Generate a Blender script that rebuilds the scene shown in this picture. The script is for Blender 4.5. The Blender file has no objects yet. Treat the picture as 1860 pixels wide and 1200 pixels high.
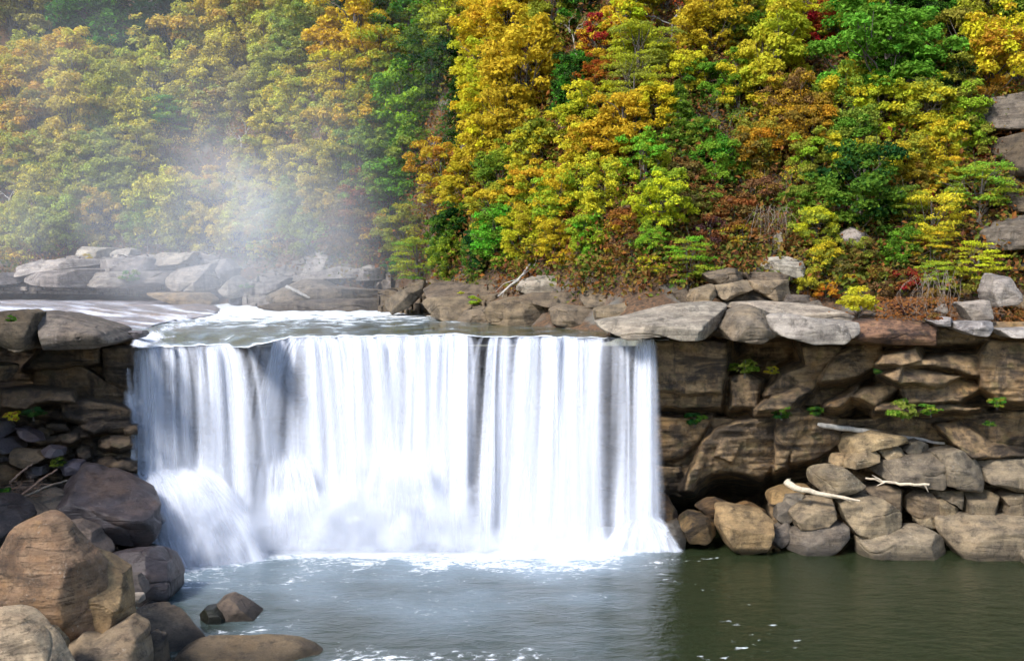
import bpy, math, random
import numpy as np
from mathutils import Vector

# ------------------------------------------------------------------ camera, sky, sun, exposure
scene = bpy.context.scene
COL = scene.collection
CAM_Z, PITCH, HFOV = 22.0, math.radians(3.8), math.radians(50.0)
cam_data = bpy.data.cameras.new('camera')
cam_data.sensor_width = 36.0
cam_data.lens = 18.0 / math.tan(HFOV / 2)
cam_data.clip_start, cam_data.clip_end = 0.5, 2000.0
cam = bpy.data.objects.new('camera', cam_data)
COL.objects.link(cam)
cam.location = (0, 0, CAM_Z)
cam.rotation_euler = (math.pi / 2 - PITCH, 0, 0)
scene.camera = cam

TO_SUN = Vector((-0.52, -0.46, 0.72)).normalized()
world = bpy.data.worlds.new('World')
scene.world = world
world.use_nodes = True
wn = world.node_tree
wn.nodes.clear()
w_out = wn.nodes.new('ShaderNodeOutputWorld')
w_bg = wn.nodes.new('ShaderNodeBackground')
w_sky = wn.nodes.new('ShaderNodeTexSky')
w_sky.sky_type = 'NISHITA'
w_sky.sun_disc = False
w_sky.sun_elevation = math.asin(TO_SUN.z)
w_sky.sun_rotation = math.atan2(TO_SUN.x, TO_SUN.y)
w_bg.inputs['Strength'].default_value = 0.15
wn.links.new(w_sky.outputs[0], w_bg.inputs['Color'])
wn.links.new(w_bg.outputs[0], w_out.inputs['Surface'])

sun_data = bpy.data.lights.new('sun', 'SUN')
sun_data.energy = 2.9
sun_data.angle = math.radians(14.0)
sun_data.color = (1.0, 0.95, 0.88)
sun = bpy.data.objects.new('sun', sun_data)
COL.objects.link(sun)
sun.rotation_euler = (-TO_SUN).to_track_quat('-Z', 'Y').to_euler()
sun.location = TO_SUN * 300

scene.view_settings.view_transform = 'Standard'
scene.view_settings.look = 'None'
scene.view_settings.exposure = 0.85
scene.view_settings.gamma = 1.0
scene.view_settings.use_curve_mapping = False
scene.render.engine = 'CYCLES'
cy = scene.cycles
cy.use_denoising = True
cy.use_adaptive_sampling = True
cy.adaptive_threshold = 0.04
cy.adaptive_min_samples = 12
cy.max_bounces = 4
cy.diffuse_bounces = 2
cy.glossy_bounces = 2
cy.transmission_bounces = 3
cy.transparent_max_bounces = 110
cy.volume_bounces = 1
cy.sample_clamp_indirect = 6.0

# ------------------------------------------------------------------ picture geometry (photo pixels, 1860 x 1200)
F = 930.0 / math.tan(HFOV / 2)
CP, SP = math.cos(PITCH), math.sin(PITCH)

def ray(px, py):
    a = (np.asarray(px, float) - 930.0) / F
    b = (600.0 - np.asarray(py, float)) / F
    return a, CP + b * SP, -SP + b * CP

def P(px, py, Y):
    """point at depth Y"""
    a, dy, dz = ray(px, py)
    t = np.asarray(Y, float) / dy
    return np.stack(np.broadcast_arrays(a * t, np.asarray(Y, float) + 0 * t, CAM_Z + dz * t), -1)

def PZ(px, py, z):
    """point on the level z"""
    a, dy, dz = ray(px, py)
    t = (np.asarray(z, float) - CAM_Z) / dz
    return np.stack(np.broadcast_arrays(a * t, dy * t, np.asarray(z, float) + 0 * t), -1)

def ppm(Y):
    return F / Y          # photo pixels per metre at depth Y

# ------------------------------------------------------------------ noise
_rng = np.random.RandomState(7)
_PERM = _rng.permutation(256)
_PERM = np.concatenate([_PERM, _PERM, _PERM])
_G = _rng.normal(size=(256, 3))
_G /= np.linalg.norm(_G, axis=1)[:, None]

def pnoise(p):
    p = np.asarray(p, float)
    i = np.floor(p).astype(int)
    f = p - i
    u = f * f * f * (f * (f * 6 - 15) + 10)
    i &= 255
    out = 0
    for dx in (0, 1):
        wx = u[:, 0] if dx else 1 - u[:, 0]
        for dy in (0, 1):
            wy = u[:, 1] if dy else 1 - u[:, 1]
            for dz in (0, 1):
                wz = u[:, 2] if dz else 1 - u[:, 2]
                h = _PERM[_PERM[_PERM[(i[:, 0] + dx) & 255] + ((i[:, 1] + dy) & 255)] + ((i[:, 2] + dz) & 255)]
                g = _G[h]
                d = g[:, 0] * (f[:, 0] - dx) + g[:, 1] * (f[:, 1] - dy) + g[:, 2] * (f[:, 2] - dz)
                out = out + wx * wy * wz * d
    return out * 1.6

def fbm(p, octaves=4, gain=0.5):
    a, s, o = 1.0, 0.0, 0.0
    q = np.array(p, float)
    for k in range(octaves):
        o = o + a * pnoise(q + 17.3 * k)
        s += a
        a *= gain
        q = q * 2.03
    return o / s

# ------------------------------------------------------------------ object helpers
def set_props(o, label=None, cat=None, group=None, kind=None):
    if label: o['label'] = label
    if cat: o['category'] = cat
    if group: o['group'] = group
    if kind: o['kind'] = kind
    return o

def empty(name, loc):
    o = bpy.data.objects.new(name, None)
    o.empty_display_size = 0.3
    o.location = loc
    COL.objects.link(o)
    return o

def mesh_data(name, verts, faces, smooth=True):
    """verts (N,3); faces (M,k) array or list of arrays with equal k each"""
    me = bpy.data.meshes.new(name)
    blocks = faces if isinstance(faces, list) else [faces]
    blocks = [np.asarray(b, np.int32) for b in blocks if len(b)]
    verts = np.asarray(verts, np.float32)
    me.vertices.add(len(verts))
    me.vertices.foreach_set('co', verts.ravel())
    nl = sum(b.size for b in blocks)
    npoly = sum(len(b) for b in blocks)
    me.loops.add(nl)
    me.polygons.add(npoly)
    me.loops.foreach_set('vertex_index', np.concatenate([b.ravel() for b in blocks]))
    tot = np.concatenate([np.full(len(b), b.shape[1], np.int32) for b in blocks])
    start = np.concatenate([[0], np.cumsum(tot)[:-1]]).astype(np.int32)
    me.polygons.foreach_set('loop_start', start)
    me.polygons.foreach_set('loop_total', tot)
    me.polygons.foreach_set('use_smooth', np.full(npoly, smooth))
    me.update(calc_edges=True)
    me.validate()
    return me

def link_obj(name, me, mat, parent=None, loc=(0, 0, 0), color=None):
    o = bpy.data.objects.new(name, me)
    if mat and not me.materials:
        me.materials.append(mat)
    if parent is not None:
        o.parent = parent
    o.location = loc
    if color is not None:
        o.color = (*color, 1.0)
    COL.objects.link(o)
    return o

def float_attr(me, name, vals):
    a = me.attributes.new(name, 'FLOAT', 'POINT')
    a.data.foreach_set('value', np.asarray(vals, np.float32))

def grid_faces(nu, nv):
    """vertex index = j*nu+i"""
    i, j = np.meshgrid(np.arange(nu - 1), np.arange(nv - 1))
    a = (j * nu + i).ravel()
    return np.stack([a, a + 1, a + 1 + nu, a + nu], 1)

def tube(path, radii, sides=6):
    path = np.asarray(path, float)
    n = len(path)
    t = np.gradient(path, axis=0)
    t /= np.linalg.norm(t, axis=1)[:, None] + 1e-9
    ref = np.array([0.31, 0.77, 0.55])
    a = np.cross(t, ref)
    a /= np.linalg.norm(a, axis=1)[:, None] + 1e-9
    b = np.cross(t, a)
    ang = np.linspace(0, 2 * math.pi, sides, endpoint=False)
    r = np.asarray(radii, float)[:, None, None]
    v = path[:, None, :] + r * (np.cos(ang)[None, :, None] * a[:, None, :] + np.sin(ang)[None, :, None] * b[:, None, :])
    v = v.reshape(-1, 3)
    k = np.arange(sides)
    fs = []
    for j in range(n - 1):
        fs.append(np.stack([j * sides + k, j * sides + (k + 1) % sides, (j + 1) * sides + (k + 1) % sides, (j + 1) * sides + k], 1))
    return v, np.concatenate(fs)

def join(parts):
    vs, fs, off = [], [], 0
    for v, f in parts:
        vs.append(v)
        fs.append(np.asarray(f) + off)
        off += len(v)
    return np.concatenate(vs), np.concatenate(fs)

# ------------------------------------------------------------------ materials
class NT:
    def __init__(self, name):
        self.m = bpy.data.materials.new(name)
        self.m.use_nodes = True
        self.t = self.m.node_tree
        self.t.nodes.clear()
        self.out = self.t.nodes.new('ShaderNodeOutputMaterial')

    def n(self, kind, **kw):
        nd = self.t.nodes.new('ShaderNode' + kind)
        for k, v in kw.items():
            setattr(nd, k, v)
        return nd

    def l(self, a, b):
        self.t.links.new(a, b)

    def val(self, socket, v):
        if hasattr(v, 'links') or isinstance(v, bpy.types.NodeSocket):
            self.l(v, socket)
        else:
            socket.default_value = v

    def math(self, op, a, b=None, clamp=False):
        nd = self.n('Math', operation=op, use_clamp=clamp)
        self.val(nd.inputs[0], a)
        if b is not None:
            self.val(nd.inputs[1], b)
        return nd.outputs[0]

    def mapping(self, vec, scale, loc=(0, 0, 0)):
        nd = self.n('Mapping')
        self.l(vec, nd.inputs['Vector'])
        nd.inputs['Scale'].default_value = scale
        nd.inputs['Location'].default_value = loc
        return nd.outputs[0]

    def noise(self, vec, scale, detail=4, rough=0.55, dist=0.0):
        nd = self.n('TexNoise')
        self.l(vec, nd.inputs['Vector'])
        nd.inputs['Scale'].default_value = scale
        nd.inputs['Detail'].default_value = detail
        nd.inputs['Roughness'].default_value = rough
        nd.inputs['Distortion'].default_value = dist
        return nd.outputs['Fac']

    def ramp(self, fac, lo, hi):
        nd = self.n('MapRange', clamp=True, interpolation_type='SMOOTHSTEP')
        self.l(fac, nd.inputs['Value'])
        nd.inputs['From Min'].default_value = lo
        nd.inputs['From Max'].default_value = hi
        return nd.outputs[0]

    def mix(self, fac, a, b, mode='MIX'):
        nd = self.n('Mix', data_type='RGBA', blend_type=mode)
        self.val(nd.inputs[0], fac)
        for s, v in ((nd.inputs[6], a), (nd.inputs[7], b)):
            if isinstance(v, tuple):
                s.default_value = (*v[:3], 1.0)
            else:
                self.l(v, s)
        return nd.outputs[2]

    def pos(self):
        return self.n('NewGeometry').outputs['Position']

def rock_mat(name, a, b, pale=(0.5, 0.47, 0.41), pale_amt=0.5, stain=0.6, rough=0.85, strata=0.5, ochre=0.3, bump=0.7, moss=0.0, dark=0.0):
    t = NT(name)
    pos = t.pos()
    big = t.noise(pos, 0.22, 5, 0.6, 0.6)
    mid = t.noise(pos, 1.1, 6, 0.65)
    fine = t.noise(pos, 5.0, 6, 0.7)
    lay = t.noise(t.mapping(pos, (0.25, 0.25, 2.6)), 1.0, 6, 0.65, 0.5)
    stk = t.noise(t.mapping(pos, (1.3, 1.3, 0.16)), 1.0, 5, 0.6)
    c = t.mix(t.ramp(mid, 0.3, 0.72), a, b)
    c = t.mix(t.math('MULTIPLY', t.ramp(big, 0.5, 0.68), ochre), c, (0.30, 0.17, 0.055))
    c = t.mix(t.math('MULTIPLY', t.ramp(lay, 0.42, 0.62), strata), c, t.mix(0.55, c, (0.03, 0.027, 0.025)))
    c = t.mix(t.math('MULTIPLY', t.ramp(stk, 0.52, 0.66), stain), c, t.mix(0.8, c, (0.022, 0.02, 0.022)))
    sp = t.math('MULTIPLY', t.ramp(fine, 0.55, 0.68), t.ramp(t.noise(pos, 0.6, 3, 0.5), 0.48, 0.62))
    c = t.mix(t.math('MULTIPLY', sp, pale_amt), c, pale)
    dk = t.math('MULTIPLY', t.ramp(t.noise(pos, 0.8, 8, 0.75, 0.4), 0.52, 0.66), 0.7)
    c = t.mix(dk, c, t.mix(0.75, c, (0.02, 0.018, 0.016)))
    if moss:
        mm = t.math('MULTIPLY', t.ramp(t.noise(pos, 0.9, 5, 0.6), 0.54, 0.66), moss)
        c = t.mix(mm, c, (0.045, 0.06, 0.012))
    ln = t.math('ABSOLUTE', t.math('SUBTRACT', lay, 0.5))
    line = t.math('SUBTRACT', 1.0, t.ramp(ln, 0.004, 0.02))
    line = t.math('MULTIPLY', line, t.math('MULTIPLY', t.ramp(mid, 0.45, 0.6), 0.5))
    c = t.mix(line, c, t.mix(0.85, c, (0.012, 0.011, 0.010)))
    mot = t.noise(pos, 9.0, 5, 0.75)
    c = t.mix(t.math('MULTIPLY', t.ramp(mot, 0.48, 0.64), 0.45), c, t.mix(1.0, c, (0.42, 0.40, 0.40), 'MULTIPLY'))
    if dark:
        dp = t.math('MULTIPLY', t.ramp(t.noise(t.mapping(pos, (0.2, 0.2, 0.45)), 1.0, 6, 0.7, 0.8), 0.47, 0.6), dark)
        c = t.mix(dp, c, (0.018, 0.015, 0.014))
    # the splash zone just above the pool stays dark and wet
    sx = t.n('SeparateXYZ')
    t.l(pos, sx.inputs[0])
    wl = t.math('SUBTRACT', 1.0, t.ramp(t.math('ADD', sx.outputs[2], t.math('MULTIPLY', mid, 0.8)), 0.55, 1.25))
    c = t.mix(t.math('MULTIPLY', wl, 0.8), c, t.mix(0.85, c, (0.014, 0.013, 0.010)))
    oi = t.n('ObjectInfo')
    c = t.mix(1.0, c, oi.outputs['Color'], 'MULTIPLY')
    bs = t.n('BsdfPrincipled')
    t.l(c, bs.inputs['Base Color'])
    bs.inputs['Roughness'].default_value = rough
    bs.inputs['Specular IOR Level'].default_value = 0.35
    h = t.math('ADD', t.math('SUBTRACT', t.math('MULTIPLY', mid, 0.5), t.math('MULTIPLY', line, 0.25)), t.math('ADD', t.math('MULTIPLY', fine, 0.22), t.math('MULTIPLY', lay, 0.55)))
    bp = t.n('Bump')
    bp.inputs['Strength'].default_value = bump
    bp.inputs['Distance'].default_value = 0.32
    t.l(h, bp.inputs['Height'])
    t.l(bp.outputs[0], bs.inputs['Normal'])
    t.l(bs.outputs[0], t.out.inputs['Surface'])
    return t.m

M = {}
M['dry'] = rock_mat('sandstone_dry', (0.29, 0.237, 0.167), (0.14, 0.118, 0.094), pale_amt=0.45, stain=0.35, ochre=0.15)
M['pale'] = rock_mat('sandstone_pale', (0.42, 0.38, 0.32), (0.25, 0.22, 0.19), pale=(0.62, 0.58, 0.5), pale_amt=0.8, stain=0.45, ochre=0.1, strata=0.7)
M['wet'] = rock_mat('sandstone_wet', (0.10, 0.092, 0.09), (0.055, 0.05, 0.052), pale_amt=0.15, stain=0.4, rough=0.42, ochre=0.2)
M['cliff'] = rock_mat('cliff_sandstone', (0.29, 0.205, 0.11), (0.13, 0.092, 0.058), pale_amt=0.2, stain=0.75, ochre=0.55, strata=0.45, moss=0.35, dark=0.8)
M['brown'] = rock_mat('sandstone_brown', (0.21, 0.125, 0.07), (0.28, 0.19, 0.12), pale_amt=0.45, stain=0.3, ochre=0.5, strata=0.6, bump=1.0, dark=0.55)

def simple_mat(name, col, rough=0.8, var=0.4, scale=3.0, zs=1.0):
    t = NT(name)
    n = t.noise(t.mapping(t.pos(), (1, 1, zs)), scale, 5, 0.65)
    c = t.mix(t.ramp(n, 0.3, 0.7), tuple(x * (1 - var) for x in col), tuple(min(1, x * (1 + var)) for x in col))
    bs = t.n('BsdfPrincipled')
    t.l(c, bs.inputs['Base Color'])
    bs.inputs['Roughness'].default_value = rough
    bp = t.n('Bump')
    bp.inputs['Strength'].default_value = 0.4
    bp.inputs['Distance'].default_value = 0.05
    t.l(n, bp.inputs['Height'])
    t.l(bp.outputs[0], bs.inputs['Normal'])
    t.l(bs.outputs[0], t.out.inputs['Surface'])
    return t.m

M['bark'] = simple_mat('bark', (0.13, 0.11, 0.09), 0.9, 0.4, 4.0, 0.3)
M['bark_pale'] = simple_mat('bark_pale', (0.42, 0.39, 0.35), 0.9, 0.25, 4.0, 0.3)
M['driftwood'] = simple_mat('driftwood', (0.55, 0.46, 0.34), 0.8, 0.25, 5.0)
M['deadwood'] = simple_mat('deadwood', (0.16, 0.10, 0.07), 0.85, 0.35, 5.0)

def leaf_mat():
    t = NT('leaf')
    def oattr(nm):
        a = t.n('Attribute', attribute_type='OBJECT', attribute_name=nm)
        return a.outputs['Color']
    def gattr(nm):
        a = t.n('Attribute', attribute_type='GEOMETRY', attribute_name=nm)
        return a.outputs['Fac']
    r, k = gattr('leaf_rnd'), gattr('clump_rnd')
    fac = t.ramp(t.math('ADD', t.math('MULTIPLY', k, 0.75), t.math('MULTIPLY', r, 0.45)), 0.35, 0.85)
    c = t.mix(fac, oattr('c1'), oattr('c2'))
    hs = t.n('HueSaturation')
    t.l(c, hs.inputs['Color'])
    t.l(t.math('ADD', 0.478, t.math('ADD', t.math('MULTIPLY', r, 0.022), t.math('MULTIPLY', k, 0.045))), hs.inputs['Hue'])
    t.l(t.math('ADD', 0.72, t.math('MULTIPLY', r, 0.5)), hs.inputs['Value'])
    d, tr = t.n('BsdfDiffuse'), t.n('BsdfTranslucent')
    t.l(hs.outputs[0], d.inputs['Color'])
    t.l(hs.outputs[0], tr.inputs['Color'])
    mx = t.n('MixShader')
    mx.inputs[0].default_value = 0.38
    t.l(d.outputs[0], mx.inputs[1])
    t.l(tr.outputs[0], mx.inputs[2])
    t.l(mx.outputs[0], t.out.inputs['Surface'])
    return t.m
M['leaf'] = leaf_mat()

def litter_mat():
    """undergrowth and fallen leaves: colour of every leaf by its own random number"""
    t = NT('litter_leaf')
    a = t.n('Attribute', attribute_type='GEOMETRY', attribute_name='leaf_rnd')
    cr = t.n('ValToRGB')
    e = cr.color_ramp
    stops = [(0.0, (0.05, 0.10, 0.02)), (0.25, (0.14, 0.17, 0.03)), (0.45, (0.24, 0.17, 0.04)), (0.62, (0.20, 0.09, 0.035)), (0.8, (0.30, 0.12, 0.03)), (1.0, (0.16, 0.07, 0.04))]
    while len(e.elements) < len(stops):
        e.elements.new(0.5)
    for el, (p, c) in zip(e.elements, stops):
        el.position = p
        el.color = (*c, 1)
    t.l(a.outputs['Fac'], cr.inputs[0])
    d, tr = t.n('BsdfDiffuse'), t.n('BsdfTranslucent')
    t.l(cr.outputs[0], d.inputs['Color'])
    t.l(cr.outputs[0], tr.inputs['Color'])
    mx = t.n('MixShader')
    mx.inputs[0].default_value = 0.3
    t.l(d.outputs[0], mx.inputs[1])
    t.l(tr.outputs[0], mx.inputs[2])
    t.l(mx.outputs[0], t.out.inputs['Surface'])
    return t.m
M['litter'] = litter_mat()

def ground_mat():
    t = NT('forest_floor')
    pos = t.pos()
    c = t.mix(t.ramp(t.noise(pos, 3.0, 6, 0.75), 0.35, 0.65), (0.035, 0.025, 0.016), (0.16, 0.085, 0.04))
    c = t.mix(t.ramp(t.noise(pos, 0.25, 4), 0.52, 0.66), c, (0.13, 0.12, 0.10))
    bs = t.n('BsdfPrincipled')
    bs.inputs['Roughness'].default_value = 0.95
    t.l(c, bs.inputs['Base Color'])
    bp = t.n('Bump')
    bp.inputs['Strength'].default_value = 0.7
    bp.inputs['Distance'].default_value = 0.3
    t.l(t.noise(pos, 1.5, 6, 0.7), bp.inputs['Height'])
    t.l(bp.outputs[0], bs.inputs['Normal'])
    t.l(bs.outputs[0], t.out.inputs['Surface'])
    return t.m
M['ground'] = ground_mat()

def water_mat(name, deep, foam_at='foam', rough=0.07, scale=(1, 1, 1), bump=0.25, dist=0.12):
    """dark water; 'foam' on the mesh is how much air the water carries there"""
    t = NT(name)
    pos = t.pos()
    a = t.n('Attribute', attribute_type='GEOMETRY', attribute_name=foam_at).outputs['Fac']
    n1 = t.noise(t.mapping(pos, scale), 0.55, 7, 0.68, 1.2)
    n2 = t.noise(t.mapping(pos, scale), 2.2, 6, 0.7, 0.8)
    n3 = t.noise(t.mapping(pos, scale), 6.5, 5, 0.75, 1.0)
    fo = t.math('ADD', t.math('MULTIPLY', n1, 0.42), t.math('ADD', t.math('MULTIPLY', n2, 0.33), t.math('MULTIPLY', n3, 0.25)))
    thr = t.math('SUBTRACT', 0.735, t.math('MULTIPLY', a, 0.46))
    fac = t.n('MapRange', clamp=True, interpolation_type='SMOOTHSTEP')
    t.l(fo, fac.inputs['Value'])
    t.l(thr, fac.inputs['From Min'])
    t.l(t.math('ADD', thr, 0.11), fac.inputs['From Max'])
    fac = fac.outputs[0]
    mk = t.n('Attribute', attribute_type='GEOMETRY', attribute_name='milk').outputs['Fac']
    milky_glare = t.mix(t.math('MULTIPLY', t.ramp(mk, 0.1, 0.9), 0.75), deep, (0.38, 0.51, 0.63))  # aerated tint, with bluish surface glare put into the colour
    c = t.mix(fac, milky_glare, (0.82, 0.85, 0.87))
    bs = t.n('BsdfPrincipled')
    t.l(c, bs.inputs['Base Color'])
    bs.inputs['IOR'].default_value = 1.33
    t.l(t.math('ADD', rough, t.math('MULTIPLY', fac, 0.5)), bs.inputs['Roughness'])
    bp = t.n('Bump')
    bp.inputs['Strength'].default_value = bump
    bp.inputs['Distance'].default_value = dist
    w = t.noise(t.mapping(pos, (scale[0], scale[1] * 1.0, 1)), 1.6, 5, 0.6, 0.4)
    t.l(t.math('ADD', w, t.math('MULTIPLY', fac, 0.15)), bp.inputs['Height'])
    t.l(bp.outputs[0], bs.inputs['Normal'])
    t.l(bs.outputs[0], t.out.inputs['Surface'])
    return t.m
M['pool'] = water_mat('pool_water', (0.020, 0.028, 0.012), bump=0.45, dist=0.16, scale=(0.8, 1.3, 1))
M['river'] = water_mat('river_water', (0.055, 0.055, 0.018), bump=0.5, dist=0.15, scale=(0.5, 0.9, 1))

def falling_mat():
    """falling water: 'thickness' on the mesh is how much water there is"""
    t = NT('falling_water')
    a = t.n('Attribute', attribute_type='GEOMETRY', attribute_name='thickness').outputs['Fac']
    d, tr, tp = t.n('BsdfDiffuse'), t.n('BsdfTranslucent'), t.n('BsdfTransparent')
    d.inputs['Color'].default_value = (0.81, 0.855, 0.96, 1)
    tr.inputs['Color'].default_value = (0.81, 0.855, 0.96, 1)
    nm = t.n('VectorMath', operation='MULTIPLY_ADD')
    t.l(t.n('NewGeometry').outputs['Normal'], nm.inputs[0])
    nm.inputs[1].default_value = (0.3, 0.3, 0.3)
    nm.inputs[2].default_value = (-0.2, -0.55, 0.7)
    nn = t.n('VectorMath', operation='NORMALIZE')
    t.l(nm.outputs[0], nn.inputs[0])
    t.l(nn.outputs[0], d.inputs['Normal'])
    m1 = t.n('MixShader')
    m1.inputs[0].default_value = 0.25
    t.l(d.outputs[0], m1.inputs[1])
    t.l(tr.outputs[0], m1.inputs[2])
    m2 = t.n('MixShader')
    t.l(t.math('MINIMUM', a, 1.0), m2.inputs[0])
    t.l(tp.outputs[0], m2.inputs[1])
    t.l(m1.outputs[0], m2.inputs[2])
    t.l(m2.outputs[0], t.out.inputs['Surface'])
    return t.m
M['falling'] = falling_mat()

# ------------------------------------------------------------------ terrain
def lerp_table(x, tab):
    xs = [a for a, b in tab]
    ys = [b for a, b in tab]
    return np.interp(x, xs, ys)

EDGE = [(-34, 141), (-29, 131), (-20, 127), (-15, 129), (-9.4, 117), (-1.5, 100.5), (6.4, 91.5), (11, 86), (14, 85.5), (38, 85), (60, 82), (130, 74)]
LEFT_FOOT = [(-140, 172), (-70, 168), (-40, 165), (-30, 152), (-14, 143), (30, 150), (130, 150)]

def terrain_z(x, y):
    x = np.asarray(x, float)
    y = np.asarray(y, float)
    d = y - lerp_table(x, EDGE)
    flat = lerp_table(x, [(-34, 7), (0, 9), (12, 8), (25, 6), (40, 4), (60, 3)])
    rise = lerp_table(x, [(-34, 0.42), (10, 0.42), (16, 0.16), (30, 0.1), (60, 0.1)])
    base = lerp_table(x, [(-34, 15.2), (8, 15.4), (13, 16.9), (60, 17.2)])
    zr = base + np.where(d < flat, np.maximum(d, -8) * np.where(d < 0, 0.35, 1) * rise, flat * rise + (d - flat) * 1.02)
    zr = zr - np.maximum(0, (-15 - (y - 117) * 0.32) - x) * 1.1
    dl = y - lerp_table(x, LEFT_FOOT)
    zl = np.where(dl > 0, 21.8 + dl * 0.92, np.maximum(15.0, 21.8 + dl * 0.32))
    zl = np.where(x > -36, np.minimum(zl, np.where(dl > 0, zl, 15.0 + np.maximum(0, 12 + dl) * 0.55)), zl)
    p = np.stack([x * 0.07, y * 0.07, 0 * x], -1).reshape(-1, 3)
    n = (fbm(p, 4) * 3.0).reshape(x.shape)
    z = np.maximum(zr, zl)
    return z + n * np.clip((z - 18) / 5, 0, 1)

def build_terrain():
    xs = np.linspace(-150, 120, 230)
    ys = np.concatenate([np.linspace(82, 190, 150), np.linspace(192, 330, 60)])
    X, Y = np.meshgrid(xs, ys)
    Z = terrain_z(X, Y)
    # the riverbed and the ground stop behind the lip of the falls
    v = np.stack([X, Y, Z], -1).reshape(-1, 3)
    edge = np.interp(X.ravel(), [-150, -40, -33, -18, 12, 14, 120], [84, 84, 84.5, 87, 88, 85, 80])
    f = grid_faces(len(xs), len(ys))
    keep = np.all((v[:, 1] > edge)[f], axis=1)
    me = mesh_data('hillside_ground', v, f[keep])
    set_props(link_obj('hillside_ground', me, M['ground']), 'steep forest floor of leaf litter rising behind the river', None, None, 'structure')
build_terrain()

# ------------------------------------------------------------------ rocks
def area_centroid(p):
    x, y = p[:, 0], p[:, 1]
    x1, y1 = np.roll(x, -1), np.roll(y, -1)
    c = x * y1 - x1 * y
    A = c.sum() / 2
    return np.array([((x + x1) * c).sum(), ((y + y1) * c).sum()]) / (6 * A)

def poly_radius(p, ang):
    """distance from the origin to the outline p along every angle"""
    q = np.roll(p, -1, 0)
    d = np.stack([np.cos(ang), np.sin(ang)], 1)
    best = np.full(len(ang), 1e-3)
    for a, b in zip(p, q):
        e = b - a
        den = d[:, 0] * e[1] - d[:, 1] * e[0]
        den = np.where(np.abs(den) < 1e-9, 1e-9, den)
        t = (a[0] * e[1] - a[1] * e[0]) / den
        s = (a[0] * d[:, 1] - a[1] * d[:, 0]) / den
        ok = (t > 0) & (s >= -1e-6) & (s <= 1 + 1e-6)
        best = np.where(ok, np.maximum(best, t), best)
    good = best > 2e-3
    return np.interp(ang, ang[good], best[good])

def cube_sphere(n):
    u = np.linspace(-1, 1, n + 1)
    A, B = np.meshgrid(u, u)
    A, B = np.tan(A * math.pi / 4).ravel(), np.tan(B * math.pi / 4).ravel()
    one = np.ones_like(A)
    faces, verts = [], []
    base = grid_faces(n + 1, n + 1)
    for k, arr in enumerate(([one, A, B], [-one, -A, B], [-A, one, B], [A, -one, B], [A, -B, one], [A, B, -one])):
        verts.append(np.stack(arr, 1))
        faces.append(base + k * (n + 1) ** 2)
    v = np.concatenate(verts)
    f = np.concatenate(faces)
    key = np.round(v / np.abs(v).max(1)[:, None], 5) + 0.0
    _, idx, inv = np.unique(key, axis=0, return_index=True, return_inverse=True)
    inv = inv.ravel()
    return v[idx], inv[f]
_CS = {}

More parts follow.
